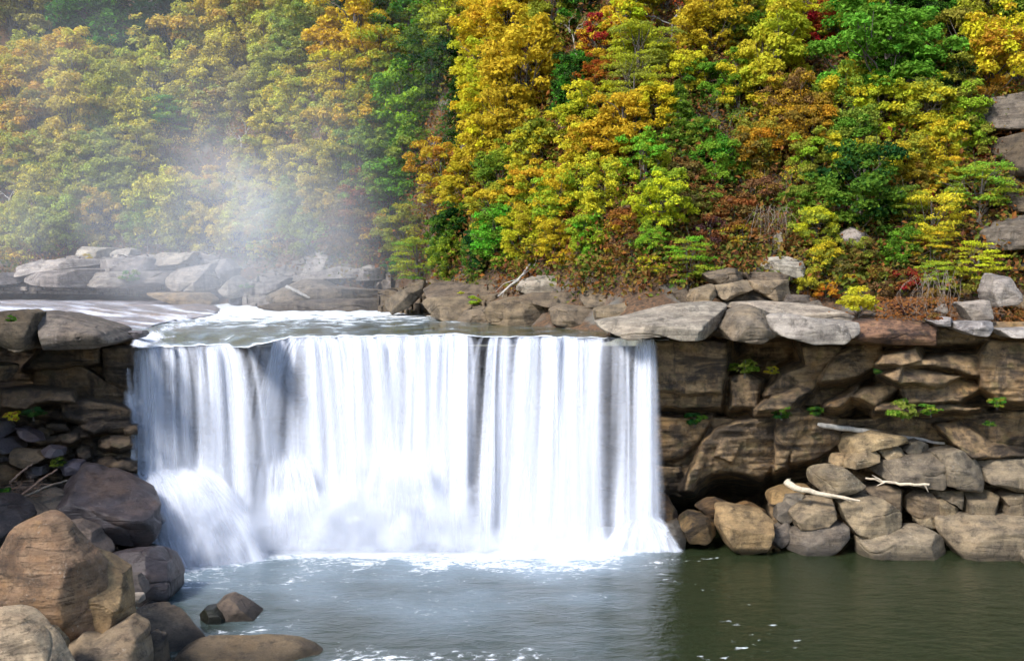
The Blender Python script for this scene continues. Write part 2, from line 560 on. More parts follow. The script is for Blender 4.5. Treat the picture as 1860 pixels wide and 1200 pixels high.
def rock(name, poly, Y, depth, mat='dry', color=(1, 1, 1), seed=0, n=20, rough=0.05, strata=0.035, k=13, facets=None, nf=5, parent=None, lean=0.0,
         label=None, cat=None, group=None, front=0.50, chips=7):
    """boulder with the outline poly (photo pixels) at depth Y metres, 2*depth metres thick, cut by facets"""
    k, n = 48, n + 12
    rs = np.random.RandomState(seed * 7 + len(poly) * 13 + int(abs(poly[0][0])) * 3)
    w = P(np.array([q[0] for q in poly]), np.array([q[1] for q in poly]), Y)
    p2 = w[:, [0, 2]]
    c = area_centroid(p2)
    p2 = p2 - c
    ang = np.linspace(-math.pi, math.pi, 361) + 1e-4
    R = poly_radius(p2, ang)
    ker = np.exp(-0.5 * (np.arange(-6, 7) / 1.3) ** 2)
    ker /= ker.sum()
    R = np.convolve(np.concatenate([R[-7:-1], R, R[1:7]]), ker, 'valid')
    hw, hh = np.abs(p2[:, 0]).max(), np.abs(p2[:, 1]).max()
    if n not in _CS:
        _CS[n] = cube_sphere(n)
    v, f = _CS[n]
    d = v * np.array([hw, depth, hh])
    d = d / np.linalg.norm(d, axis=1)[:, None]
    s = np.sqrt(d[:, 0] ** 2 + d[:, 2] ** 2) + 1e-6
    Rp = np.interp(np.arctan2(d[:, 2], d[:, 0]), ang, R)
    inv = (s / Rp) ** k + (np.abs(d[:, 1]) / depth) ** k
    fl = list(facets or [])
    for q in range(nf):
        a = rs.uniform(-0.3, math.pi + 0.3) if q else rs.uniform(0.9, 2.2)
        fl.append((math.cos(a), -rs.uniform(0.35, 1.1), math.sin(a), rs.uniform(front, front + 0.2)))
    for q in range(3):
        a = rs.uniform(0, 2 * math.pi)
        fl.append((math.cos(a), rs.uniform(0.4, 1.2), math.sin(a), rs.uniform(0.65, 0.9)))
    for q in range(chips):
        nn = rs.normal(size=3)
        if nn[1] > 0.4:
            nn[1] *= -1
        nn[1] -= 0.25
        fl.append((nn[0], nn[1], nn[2], rs.uniform(0.80, 0.96)))
    for fx, fy, fz, tt in fl:
        nn = np.array([fx, fy, fz])
        nn /= np.linalg.norm(nn)
        sup = (p2 @ nn[[0, 2]]).max() + abs(nn[1]) * depth
        inv = inv + np.maximum(0, d @ nn / (sup * tt)) ** k
    r = inv ** (-1.0 / k)
    q = d * r[:, None]
    size = (hw * hh * depth) ** (1 / 3)
    off = np.array([c[0], Y, c[1]])
    ws = (q + off)
    nz = fbm(ws / size * 1.1 + seed * 3.7, 4)
    nz2 = fbm(ws * np.array([0.35, 0.35, 2.4]) / max(size, 0.7) * 1.3 + seed, 3)
    fine = fbm(ws * 1.3, 4, 0.6)
    crack = np.abs(pnoise(ws / max(size, 0.8) * np.array([0.5, 0.5, 0.9]) + seed * 1.7))
    r2 = r * (1 + rough * nz * 0.8 + strata * nz2 * 1.2 - 0.035 * np.exp(-(crack / 0.02) ** 2)) + (fine - 0.5 * np.abs(fine)) * 0.06 * min(1.0, size)
    q = d * r2[:, None]
    q[:, 0] += q[:, 1] * lean
    base = np.array([c[0], Y, c[1] + q[:, 2].min()])
    q = q + off - base
    me = mesh_data(name, q, f)
    me.set_sharp_from_angle(angle=math.radians(24))
    if parent is not None:
        loc = base - np.array(parent.location)
    else:
        loc = base
    o = link_obj(name, me, M[mat], parent, loc, color)
    set_props(o, label, cat, group)
    return o

def poly_sd(px, py, poly):
    """outside distance (>0) or minus inside distance, in pixels"""
    best = np.full(px.shape, 1e9)
    inside = np.zeros(px.shape, bool)
    n = len(poly)
    for i in range(n):
        ax, ay = poly[i]
        bx, by = poly[(i + 1) % n]
        ex, ey = bx - ax, by - ay
        t = np.clip(((px - ax) * ex + (py - ay) * ey) / (ex * ex + ey * ey + 1e-9), 0, 1)
        best = np.minimum(best, (px - ax - t * ex) ** 2 + (py - ay - t * ey) ** 2)
        cr = (ay > py) != (by > py)
        inside ^= cr & (px < (bx - ax) * (py - ay) / (by - ay + 1e-12) + ax)
    d = np.sqrt(best)
    return np.where(inside, -d, d)

def stair_relief(name, x0, x1, y0, y1, nx, ny, top, foot, depth, mat, color, parent, band=13.0, back=0.13, seed=0):
    """bedded rock bank: risers stand upright, treads run back; top, foot and depth are tables over the picture's width"""
    PX, PY = np.meshgrid(np.linspace(x0, x1, nx), np.linspace(y0, y1, ny))
    w1 = fbm(np.stack([PX * 0.008, PY * 0.02, 0 * PX + seed], -1).reshape(-1, 3), 3).reshape(PX.shape)
    w2 = fbm(np.stack([PX * 0.035, PY * 0.05, 0 * PX + seed + 5], -1).reshape(-1, 3), 3).reshape(PX.shape)
    up = lerp_table(PX, foot) - PY
    q = (up + w1 * 26 + w2 * 6) / band
    fl = np.floor(q)
    fr = q - fl
    jit = pnoise(np.stack([fl.ravel() * 3.7 + seed, PX.ravel() * 0.012, fl.ravel() * 0.9], -1)).reshape(PX.shape)
    st = fl + np.clip((fr - 0.82) / 0.18, 0, 1) + jit * 0.7
    Yd = lerp_table(PX, depth) + np.where(up > -3, st * band * back, up * 0.0)
    blk = np.abs(pnoise(np.stack([PX.ravel() * 0.03, fl.ravel() * 2.3, 0 * PX.ravel() + seed], -1))).reshape(PX.shape)
    Yd = Yd + 0.9 * np.exp(-(blk / 0.035) ** 2)
    w = P(PX, PY, Yd).reshape(-1, 3)
    Yd = Yd + (fbm(w * 0.3 + seed, 4) * 0.7 + fbm(w * 1.4, 3) * 0.2).reshape(Yd.shape)
    w = P(PX, PY, Yd).reshape(-1, 3)
    f = grid_faces(nx, ny)
    ok = (PY > lerp_table(PX, top) + w2 * 10).ravel() & (up > -9).ravel()
    me = mesh_data(name, w - np.array(parent.location), f[np.all(ok[f], axis=1)])
    me.set_sharp_from_angle(angle=math.radians(35))
    return link_obj(name, me, M[mat], parent, (0, 0, 0), color)

def relief(name, x0, x1, y0, y1, nx, ny, base, feats, mat, color, parent, seed=0, amp=1.0, clip=None):
    """a rock face standing roughly upright: the depth of the face is modelled over its width and height"""
    PX, PY = np.meshgrid(np.linspace(x0, x1, nx), np.linspace(y0, y1, ny))
    wob = np.stack([PX * 0.02, PY * 0.02, 0 * PX + seed], -1).reshape(-1, 3)
    wx = (fbm(wob, 3) * 9).reshape(PX.shape)
    wy = (fbm(wob + 31.7, 3) * 7).reshape(PX.shape)
    qx, qy = PX + wx, PY + wy
    Yd = base(qx, qy)
    for ft in feats:
        poly, yc, gx, gy = ft[:4]
        kk = ft[4] if len(ft) > 4 else 0.34
        c = np.mean(poly, axis=0)
        sd = poly_sd(qx, qy, poly)
        yf = yc + gx * (qx - c[0]) + gy * (qy - c[1]) + kk * np.maximum(sd, 0) + 0.22 * np.exp(np.minimum(sd, 0) / 3.0)
        m = np.clip(0.5 + 0.5 * (yf - Yd) / 0.25, 0, 1)
        Yd = yf * (1 - m) + Yd * m - 0.25 * m * (1 - m)
    w = P(PX, PY, Yd).reshape(-1, 3)
    n1 = fbm(w * 0.28 + seed, 4)
    n2 = fbm(w * np.array([0.22, 0.22, 1.5]) + seed, 4)
    n3 = fbm(w * 1.7, 3)
    Yd = Yd + amp * (n1 * 0.5 + n2 * 0.6 + n3 * 0.22).reshape(Yd.shape)
    w = P(PX, PY, Yd).reshape(-1, 3)
    f = grid_faces(nx, ny)
    if clip is not None:
        keep = np.all(clip(PX, PY).ravel()[f], axis=1)
        f = f[keep]
    me = mesh_data(name, w - np.array(parent.location), f)
    return link_obj(name, me, M[mat], parent, (0, 0, 0), color)
# ------------------------------------------------------------------ the right cliff
GREY, TAN, RED, DARK, OCH = (0.9, 0.92, 0.98), (1.15, 1.05, 0.9), (0.9, 0.68, 0.66), (0.5, 0.5, 0.52), (1.1, 0.9, 0.6)

right_cliff = empty('cliff', P(1500, 1000, 86))
set_props(right_cliff, 'tall undercut sandstone cliff with overhanging top slabs beside the waterfall', 'cliff')

def right_base(px, py):
    y = np.interp(py, [560, 600, 612, 622, 640, 700, 736, 742, 750, 760, 840, 872, 900, 930, 1040],
                  [86, 84.6, 85, 92.5, 92.5, 89.5, 88, 94.5, 94.5, 87.8, 88.2, 93, 99, 99.5, 99])
    return y - np.clip((px - 1250) / 650, 0, 1.2) * 3.6

RC = [
 ([(1190,620),(1318,622),(1316,690),(1308,716),(1190,712)], 84.6, 0, -0.008),
 ([(1188,716),(1312,718),(1308,738),(1190,738)], 85.8, 0, 0.0),
 ([(1330,690),(1362,678),(1385,690),(1372,740),(1330,738)], 85.3, 0.01, -0.02),
 ([(1390,718),(1420,682),(1465,665),(1500,655),(1490,690),(1420,724)], 84.2, 0.012, 0.02),
 ([(1378,744),(1402,722),(1487,688),(1470,715),(1430,742)], 83.2, 0.004, -0.05),
 ([(1455,625),(1540,632),(1560,650),(1520,665),(1465,668)], 84.6, 0, -0.01),
 ([(1535,588),(1800,590),(1800,620),(1700,624),(1535,618)], 82.6, 0, -0.01),
 ([(1540,630),(1602,625),(1604,660),(1560,682),(1490,692),(1500,665)], 83.6, 0, -0.025),
 ([(1592,662),(1605,645),(1665,631),(1672,655),(1635,663)], 80.9, -0.004, -0.05),
 ([(1640,660),(1665,655),(1720,645),(1795,640),(1775,682),(1735,670)], 81.7, 0.008, -0.03),
 ([(1600,678),(1640,664),(1636,690)], 80.8, -0.02, -0.04),
 ([(1640,664),(1700,679),(1750,682),(1700,702),(1636,694)], 81.5, 0.01, -0.04),
 ([(1640,705),(1700,690),(1745,690),(1790,700),(1740,728),(1650,732)], 82.4, 0.0, -0.03),
 ([(1550,716),(1622,694),(1642,702),(1590,737)], 83.0, 0.01, -0.03),
 ([(1500,737),(1556,704),(1542,726),(1525,738)], 82.8, 0, -0.05),
 ([(1780,640),(1800,620),(1960,612),(1960,732),(1820,728),(1778,702)], 81.2, -0.004, -0.006),
 ([(1590,734),(1700,733),(1780,742),(1700,748),(1590,746)], 82.4, 0, -0.06),
 ([(1370,744),(1450,743),(1455,749),(1372,752)], 83.8, 0, -0.05),
 ([(1190,758),(1292,758),(1270,800),(1240,828),(1190,838)], 86.4, 0.0, 0.004),
 ([(1272,812),(1300,785),(1340,768),(1410,756),(1412,850),(1380,868),(1330,852),(1290,860),(1264,880)], 85.4, 0.004, 0.012),
 ([(1310,790),(1345,778),(1350,800),(1330,840),(1300,830)], 84.8, 0.01, -0.015),
 ([(1409,753),(1450,752),(1446,800),(1428,850),(1409,856)], 84.0, -0.008, 0.006),
 ([(1450,753),(1520,762),(1526,800),(1488,832),(1438,842)], 84.6, 0.012, 0.008),
 ([(1243,888),(1278,802),(1300,784),(1276,850),(1256,888)], 84.8, 0.02, 0.0),
 ([(1192,846),(1250,842),(1262,870),(1240,902),(1192,890)], 87.2, 0.01, 0.01),
 ([(1600,757),(1740,750),(1960,745),(1960,832),(1780,832),(1700,792),(1600,790)], 85.2, -0.006, 0.0),
 ([(1698,772),(1742,764),(1800,808),(1870,830),(1768,832)], 82.6, 0.006, -0.04),
 ([(1400,905),(1520,850),(1600,815),(1700,808),(1800,830),(1960,830),(1960,1060),(1400,1060)], 86.0, -0.004, -0.02),
]
relief('rock_face', 1172, 1960, 584, 1036, 400, 260, right_base, RC, 'cliff', (1.05, 1, 0.95), right_cliff, 3, 0.7)

SL = [
 # overhanging top slabs
 ([(1064,591),(1082,579),(1124,577),(1174,568),(1219,557),(1292,549),(1328,551),(1325,565),(1306,593),(1272,613),(1222,613),(1191,605),(1132,613),(1076,604)], 86.0, 4.2, 'pale', (1.0,0.95,0.86), [(0.05,-0.32,1,0.42),(0.75,-0.7,-0.15,0.72)]),
 ([(1306,594),(1328,565),(1361,554),(1401,568),(1398,588),(1405,604),(1370,621),(1320,616)], 84.6, 3.0, 'dry', (0.8,0.78,0.76), [(-0.35,-0.6,0.8,0.66),(0.5,-0.8,-0.3,0.8)]),
 ([(1390,571),(1431,569),(1487,578),(1548,582),(1542,602),(1515,621),(1459,621),(1403,606),(1386,588)], 83.6, 3.0, 'pale', (0.85,0.83,0.82), [(0,-0.5,1,0.72)]),
 ([(1310,556),(1340,550),(1400,547),(1480,553),(1550,572),(1548,590),(1480,588),(1400,576)], 87.5, 3.2, 'pale', (1.0,0.92,0.82), [(0,-0.3,1,0.5)]),
 ([(1540,584),(1620,580),(1700,586),(1735,596),(1735,616),(1690,624),(1600,622),(1540,616)], 84.0, 2.6, 'cliff', (0.95,0.72,0.72), None),
 ([(1683,582),(1719,575),(1731,580),(1725,591),(1698,592)], 82.4, 1.2, 'pale', (0.9,0.9,0.98), None),
 ([(1727,584),(1800,582),(1798,596),(1781,610),(1758,608),(1731,597)], 81.8, 1.6, 'pale', (0.85,0.85,0.92), None),
 ([(1812,597),(1880,595),(1930,598),(1930,612),(1825,612)], 81.2, 1.6, 'pale', (0.95,0.95,1.0), None),
]
for i, (poly, Y, dp, mt, colr, fc) in enumerate(SL):
    rock('overhanging_slab', poly, Y - 0.9, dp, mt, colr, seed=30 + i, n=26, facets=fc, nf=3, parent=right_cliff, k=16, rough=0.04)

# the wall behind the falling water
back_cliff = empty('cliff', P(700, 1000, 88))
set_props(back_cliff, 'dark wet rock wall glimpsed behind the falling water', 'cliff')
rb = random.Random(5)
BC = []
for i in range(46):
    cx, cyy = rb.uniform(200, 1210), rb.uniform(640, 985)
    w, h = rb.uniform(40, 120), rb.uniform(14, 50)
    BC.append(([(cx - w, cyy - h * 0.6), (cx - w * 0.3, cyy - h), (cx + w * 0.8, cyy - h * 0.8), (cx + w, cyy + h * 0.4), (cx + w * 0.1, cyy + h), (cx - w * 0.8, cyy + h * 0.6)],
               87.6 + rb.uniform(-0.6, 1.2), rb.uniform(-0.01, 0.01), rb.uniform(-0.03, 0.01)))
relief('rock_face', 196, 1216, 628, 1012, 300, 130, lambda px, py: np.interp(py, [600, 640, 700, 900, 1010], [88.2, 88.6, 89.4, 89.2, 88.2]) - 4.0 * np.clip((520 - px) / 320, 0, 1), BC, 'wet', (0.9, 0.85, 0.85), back_cliff, 9, 0.8)

# ------------------------------------------------------------------ the left cliff and left bank
left_cliff = empty('cliff', P(100, 900, 82))
set_props(left_cliff, 'shaded layered cliff under the overhanging ledge at the left end of the falls', 'cliff')

def left_base(px, py):
    y = np.interp(py, [600, 640, 700, 706, 760, 800, 860, 900, 1000], [80.4, 82.2, 82.4, 82.6, 81.4, 80.6, 80.0, 79.6, 79.0])
    return y + np.clip((60 - px) / 60, 0, 1) * 1.5 * np.clip((720 - py) / 60, 0, 1)
rb = random.Random(8)
LC = [
 ([(48,668),(78,632),(180,630),(178,655),(150,660),(66,672)], 79.6, 0.004, 0.015),
 ([(182,632),(240,632),(240,720),(196,690)], 80.2, 0, 0.01),
 ([(60,676),(150,664),(190,690),(236,712),(236,736),(150,722),(60,704)], 81.0, 0.0, 0.01),
 ([(4,708),(48,705),(132,714),(136,729),(62,730),(46,739),(4,736)], 77.2, 0.006, -0.03),
 ([(114,736),(135,727),(200,734),(238,746),(236,782),(200,783),(160,773),(120,756)], 78.6, 0.006, 0.0),
 ([(40,740),(112,742),(118,760),(60,757)], 79.4, 0, 0.0),
]
for i in range(26):
    cx, cyy = rb.uniform(60, 240), rb.uniform(775, 870)
    w, h = rb.uniform(14, 34), rb.uniform(6, 14)
    LC.append(([(cx - w, cyy - h * 0.3), (cx - w * 0.3, cyy - h), (cx + w * 0.8, cyy - h * 0.8), (cx + w, cyy + h * 0.5), (cx, cyy + h), (cx - w * 0.8, cyy + h * 0.6)],
               78.6 + rb.uniform(-0.5, 0.9), rb.uniform(-0.02, 0.02), rb.uniform(-0.06, 0.0)))
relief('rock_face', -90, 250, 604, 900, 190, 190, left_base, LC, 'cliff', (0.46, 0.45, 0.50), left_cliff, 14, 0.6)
rock('overhanging_slab', [(70,566),(82,565),(104,570),(152,580),(178,588),(191,592),(208,598),(227,617),(212,624),(191,629),(130,629),(68,630)], 79.0, 3.4, 'dry', (0.72,0.72,0.80), seed=3, n=28, facets=[(0.1,-0.35,1,0.62)], nf=3, parent=left_cliff, k=16)
rock('overhanging_slab', [(-60,570),(0,569),(15,566),(24,563),(33,567),(47,563),(73,567),(73,628),(65,634),(52,636),(43,628),(26,622),(-60,628)], 77.6, 3.2, 'dry', (0.55,0.5,0.44), seed=4, n=28, nf=2, parent=left_cliff, k=18, rough=0.07, label='dark fluted block with pale vertical streaks')
rock('ledge_block', [(-60,655),(0,661),(24,664),(23,681),(9,690),(-60,694)], 77.5, 1.6, 'cliff', (0.8,0.75,0.72), seed=5, parent=left_cliff)

bank = empty('river_bank', P(60, 1150, 64))
set_props(bank, 'rubble slope under the boulders on the near side of the pool', None, None, 'structure')
def bank_base(px, py):
    y = np.interp(py, [820, 900, 1000, 1100, 1200, 1260], [80.2, 79.0, 75.0, 70.0, 63.0, 60.0])
    shore = np.interp(py, [820, 860, 980, 1000, 1090, 1110, 1170, 1260], [215, 225, 250, 255, 280, 300, 340, 380])
    water = (CAM_Z / np.maximum((py - 468), 1)) * F
    return y + np.clip((px - shore + 40) / 40, 0, 1.5) * np.maximum(water + 1.2 - y, 1.0)
rb = random.Random(18)
BK = []
for i in range(60):
    cx, cyy = rb.uniform(-60, 280), rb.uniform(850, 1230)
    w = rb.uniform(10, 34)
    h = w * rb.uniform(0.4, 0.8)
    BK.append(([(cx - w, cyy), (cx - w * 0.4, cyy - h), (cx + w * 0.7, cyy - h * 0.8), (cx + w, cyy + h * 0.4), (cx, cyy + h)],
               float(bank_base(np.array(min(cx, 150.)), np.array(cyy))) - rb.uniform(0.1, 0.9), rb.uniform(-0.02, 0.02), rb.uniform(-0.06, -0.01)))
relief('rubble', -90, 420, 830, 1262, 170, 150, bank_base, BK, 'wet', (1.2, 1.1, 1.05), bank, 21, 0.5)

# added gorge wall out of view, shaped to shade the falls' left end
def build_gorge_shade_wall():
    ys, ts = np.linspace(40, 86, 60), np.linspace(0, 1, 40)
    Yg, T = np.meshgrid(ys, ts)
    Z = T * 37 - 1
    X = -46.5 - np.maximum(0, Z - 22) * 0.25 - np.maximum(0, 60 - Yg) * 0.35
    p = np.stack([X, Yg, Z], -1).reshape(-1, 3)
    X = X + (fbm(p * np.array([0.1, 0.1, 0.25]), 4) * 3.5).reshape(X.shape)
    Z = Z * (1 + 0.22 * fbm(np.stack([0 * Yg, Yg * 0.12, 0 * Yg], -1).reshape(-1, 3), 3).reshape(X.shape) * (T > 0.5)) * np.interp(Yg, [40, 54], [0.4, 1])
    # top of the wall runs back as ground
    Xb = X[-1] - 25
    v = np.concatenate([np.stack([X, Yg, Z], -1).reshape(-1, 3), np.stack([Xb, ys, Z[-1] + 6], -1)])
    f = grid_faces(60, 41)
    e = empty('gorge_shade_wall', (-47, 64, 0))
    set_props(e, 'added rock wall out of view that shades the left end of the falls', None, None, 'structure')
    link_obj('rock_face', mesh_data('gorge_shade_wall', v - np.array(e.location), f), M['cliff'], e)
build_gorge_shade_wall()

# ------------------------------------------------------------------ boulders
def boulder(label, poly, Y, dp, mt='dry', colr=(1, 1, 1), seed=1, n=20, name='boulder', group=None, **kw):
    return rock(name, poly, Y, dp, mt, colr, seed=seed, n=n, label=label, cat='rock', group=group, **kw)
GR = 'boulders heaped at the foot of the right cliff'
RB = [
 ('smooth rounded tan boulder at the waterline, nearest the waterfall', [(1303,920),(1325,919),(1388,931),(1401,941),(1397,972),(1393,991),(1347,1002),(1320,991),(1301,957)], 81.5, 1.8, 'dry', (1.2,0.98,0.66), [(-0.8,-0.7,0.1,0.78),(0.1,-0.4,1,0.86)], 24),
 ('dark mossy boulder in the shade between the splash mound and the smooth tan boulder', [(1232,948),(1252,931),(1277,933),(1301,945),(1298,968),(1277,982),(1240,978)], 82.6, 1.4, 'cliff', (0.5,0.45,0.35), None, 18),
 ('brown slab resting on top of the dark mossy boulder', [(1262,921),(1284,909),(1301,906),(1332,919),(1303,934),(1277,933)], 83.8, 1.4, 'cliff', (0.6,0.5,0.4), None, 16),
 ('low ochre rock peeping over the smooth tan boulder', [(1335,922),(1359,913),(1390,926),(1388,942),(1340,940)], 83.8, 1.4, 'cliff', (0.85,0.65,0.4), None, 16),
 ('ochre block under the root end of the bleached log', [(1395,911),(1400,892),(1422,885),(1470,883),(1478,897),(1440,912)], 84.4, 1.5, 'dry', (1.1,0.85,0.5), None, 18),
 ('small grey rock tucked below the bleached log', [(1420,909),(1427,897),(1453,895),(1474,906),(1436,921)], 83.3, 0.9, 'dry', (0.85,0.85,0.85), None, 16),
 ('knobbly dark rock left of the tan block under the log', [(1406,938),(1412,916),(1424,908),(1437,914),(1434,947),(1417,950)], 82.9, 0.9, 'dry', (0.6,0.6,0.62), None, 16),
 ('squarish tan block just below the bleached log', [(1431,926),(1453,911),(1470,905),(1509,904),(1512,931),(1496,948),(1441,958),(1432,945)], 82.2, 1.6, 'dry', (1.05,0.97,0.84), [(0,-0.55,1,0.66)], 24),
 ('long dark overhanging rock at the waterline under the tan block', [(1419,984),(1436,960),(1496,949),(1537,950),(1535,972),(1506,997),(1470,1003),(1421,996)], 81.6, 1.7, 'dry', (0.62,0.62,0.66), [(-0.1,-0.7,0.9,0.66)], 24),
 ('small grey wedge beside the long dark waterline rock', [(1397,979),(1405,960),(1431,945),(1438,958),(1424,986),(1407,992)], 82.2, 1.0, 'dry', (0.72,0.72,0.78), None, 16),
 ('pale hexagonal boulder resting above the bleached log', [(1472,861),(1484,849),(1506,844),(1534,849),(1570,880),(1518,898),(1494,893),(1478,881)], 82.8, 1.7, 'dry', (1.1,1.05,0.92), [(0.5,-0.75,0.35,0.72)], 24),
 ('long cream slab topmost on the heap, lying against the log', [(1518,817),(1539,792),(1583,781),(1639,790),(1647,800),(1590,809),(1552,821),(1521,824)], 84.4, 1.6, 'dry', (1.35,1.2,0.9), [(-0.2,-0.5,1,0.62)], 22),
 ('tilted cream boulder under the topmost slab', [(1522,839),(1552,820),(1580,809),(1599,825),(1590,838),(1552,847),(1528,848)], 83.4, 1.3, 'dry', (1.3,1.18,0.95), [(-0.4,-0.5,0.9,0.68)], 20),
 ('small buff rock at the upper end of the hexagonal boulder', [(1507,840),(1515,825),(1541,823),(1526,842),(1516,848)], 84.0, 0.8, 'dry', (1.25,1.1,0.85), None, 14),
 ('small pale block wedged between cream boulder and grey cobble', [(1592,817),(1603,809),(1627,809),(1642,815),(1638,827),(1606,834)], 84.0, 1.0, 'dry', (1.15,1.05,0.85), None, 16),
 ('rounded grey cobble on the long dark boulder', [(1638,817),(1652,802),(1668,798),(1688,807),(1684,818),(1652,826)], 84.2, 1.0, 'dry', (0.8,0.8,0.78), None, 16),
 ('long dark grey boulder with a sloping top, middle of the heap', [(1581,851),(1603,836),(1660,824),(1694,819),(1708,838),(1709,861),(1699,882),(1665,878),(1603,868)], 83.2, 2.0, 'dry', (0.74,0.72,0.70), [(-0.2,-0.5,0.9,0.7)], 24),
 ('big rounded grey boulder with a domed top', [(1694,822),(1738,814),(1756,823),(1780,843),(1780,869),(1769,888),(1732,883),(1707,876),(1706,843)], 82.6, 1.9, 'dry', (0.82,0.80,0.76), None, 24),
 ('wide grey boulder cut by the picture edge, beside the domed boulder', [(1779,838),(1810,832),(1900,832),(1920,880),(1836,889),(1810,878),(1783,872)], 82.4, 2.0, 'dry', (0.9,0.86,0.78), [(0,-0.5,1,0.7)], 24),
 ('brownish mound under the white forked branch', [(1549,897),(1572,882),(1616,879),(1648,893),(1649,928),(1637,934),(1600,927),(1560,917)], 83.6, 1.6, 'dry', (0.72,0.64,0.56), None, 20),
 ('brown cube-shaped block below the end of the forked branch', [(1647,905),(1660,892),(1691,894),(1701,910),(1701,934),(1655,937),(1648,929)], 82.6, 1.2, 'dry', (0.75,0.66,0.56), [(0,-0.6,0.9,0.72)], 20),
 ('large pale split boulder in front, below the log tip', [(1523,913),(1539,903),(1570,900),(1603,905),(1624,918),(1638,931),(1633,954),(1621,966),(1572,971),(1549,966),(1534,944)], 81.8, 1.9, 'dry', (1.12,1.05,0.9), [(0.05,-0.5,1,0.62)], 26),
 ('small flat tan stone under the brown cube-shaped block', [(1659,939),(1697,936),(1701,948),(1691,957),(1665,949)], 82.0, 0.8, 'dry', (1.0,0.92,0.75), None, 14),
 ('long low pale boulder standing in the water', [(1556,980),(1562,971),(1624,964),(1681,957),(1721,978),(1718,1010),(1701,1016),(1590,1016),(1558,1009)], 80.6, 1.9, 'dry', (1.1,1.05,0.95), [(0.05,-0.55,1,0.62),(-0.5,-0.8,0.1,0.8)], 26),
 ('massive pale block at the water beside the picture edge', [(1700,940),(1745,934),(1910,938),(1915,1002),(1810,1017),(1748,1016),(1730,1000),(1700,962)], 80.8, 2.3, 'dry', (1.05,0.98,0.86), [(0,-0.4,1,0.66),(-0.6,-0.8,-0.2,0.8)], 28),
 ('thin flat stone on top of the stacked blocks', [(1690,894),(1700,889),(1728,887),(1727,895),(1696,899)], 83.0, 0.8, 'dry', (0.8,0.76,0.7), None, 12),
 ('grey bedded block left in the stacked row', [(1709,905),(1717,892),(1750,889),(1751,921),(1740,923),(1727,912)], 82.4, 1.0, 'dry', (0.8,0.77,0.7), None, 16),
 ('wedge-shaped tan stone under the bedded block', [(1698,906),(1709,904),(1742,924),(1727,933),(1704,939)], 82.0, 0.9, 'dry', (0.95,0.86,0.68), None, 16),
 ('broad bedded block in the middle of the stacked row', [(1750,893),(1805,890),(1820,917),(1813,931),(1750,930)], 82.2, 1.3, 'dry', (0.92,0.85,0.72), None, 20),
 ('bedded block at the picture edge in the stacked row', [(1807,893),(1860,890),(1920,892),(1920,932),(1815,932),(1821,915)], 82.2, 1.3, 'dry', (0.88,0.8,0.68), None, 20),
 ('thin stone sliver under the broad bedded block', [(1766,933),(1790,930),(1812,932),(1812,940),(1768,940)], 81.8, 0.8, 'dry', (0.95,0.88,0.74), None, 12),
 ('upright pale rock at the water cut by the picture edge', [(1850,1004),(1862,990),(1910,988),(1910,1040),(1852,1040)], 78.6, 1.2, 'dry', (1.0,0.95,0.85), None, 18),
 ('reddish brown boulder in the shade beside the foot of the falls', [(1190,893),(1215,903),(1228,925),(1234,952),(1190,955)], 84.2, 1.3, 'cliff', (0.6,0.5,0.45), None, 16),
 ('low dark wet rock between splash mound and mossy boulder', [(1205,950),(1232,944),(1244,975),(1240,1000),(1212,1000)], 82.4, 1.1, 'wet', (0.9,0.85,0.7), None, 16),
]
for i, (lb, poly, Y, dp, mt, colr, fc, n) in enumerate(RB):
    boulder(lb, poly, Y, dp, mt, colr, seed=100 + i, n=n, group=GR, facets=fc, nf=4 if fc is None else 3, strata=0.02, rough=0.04)
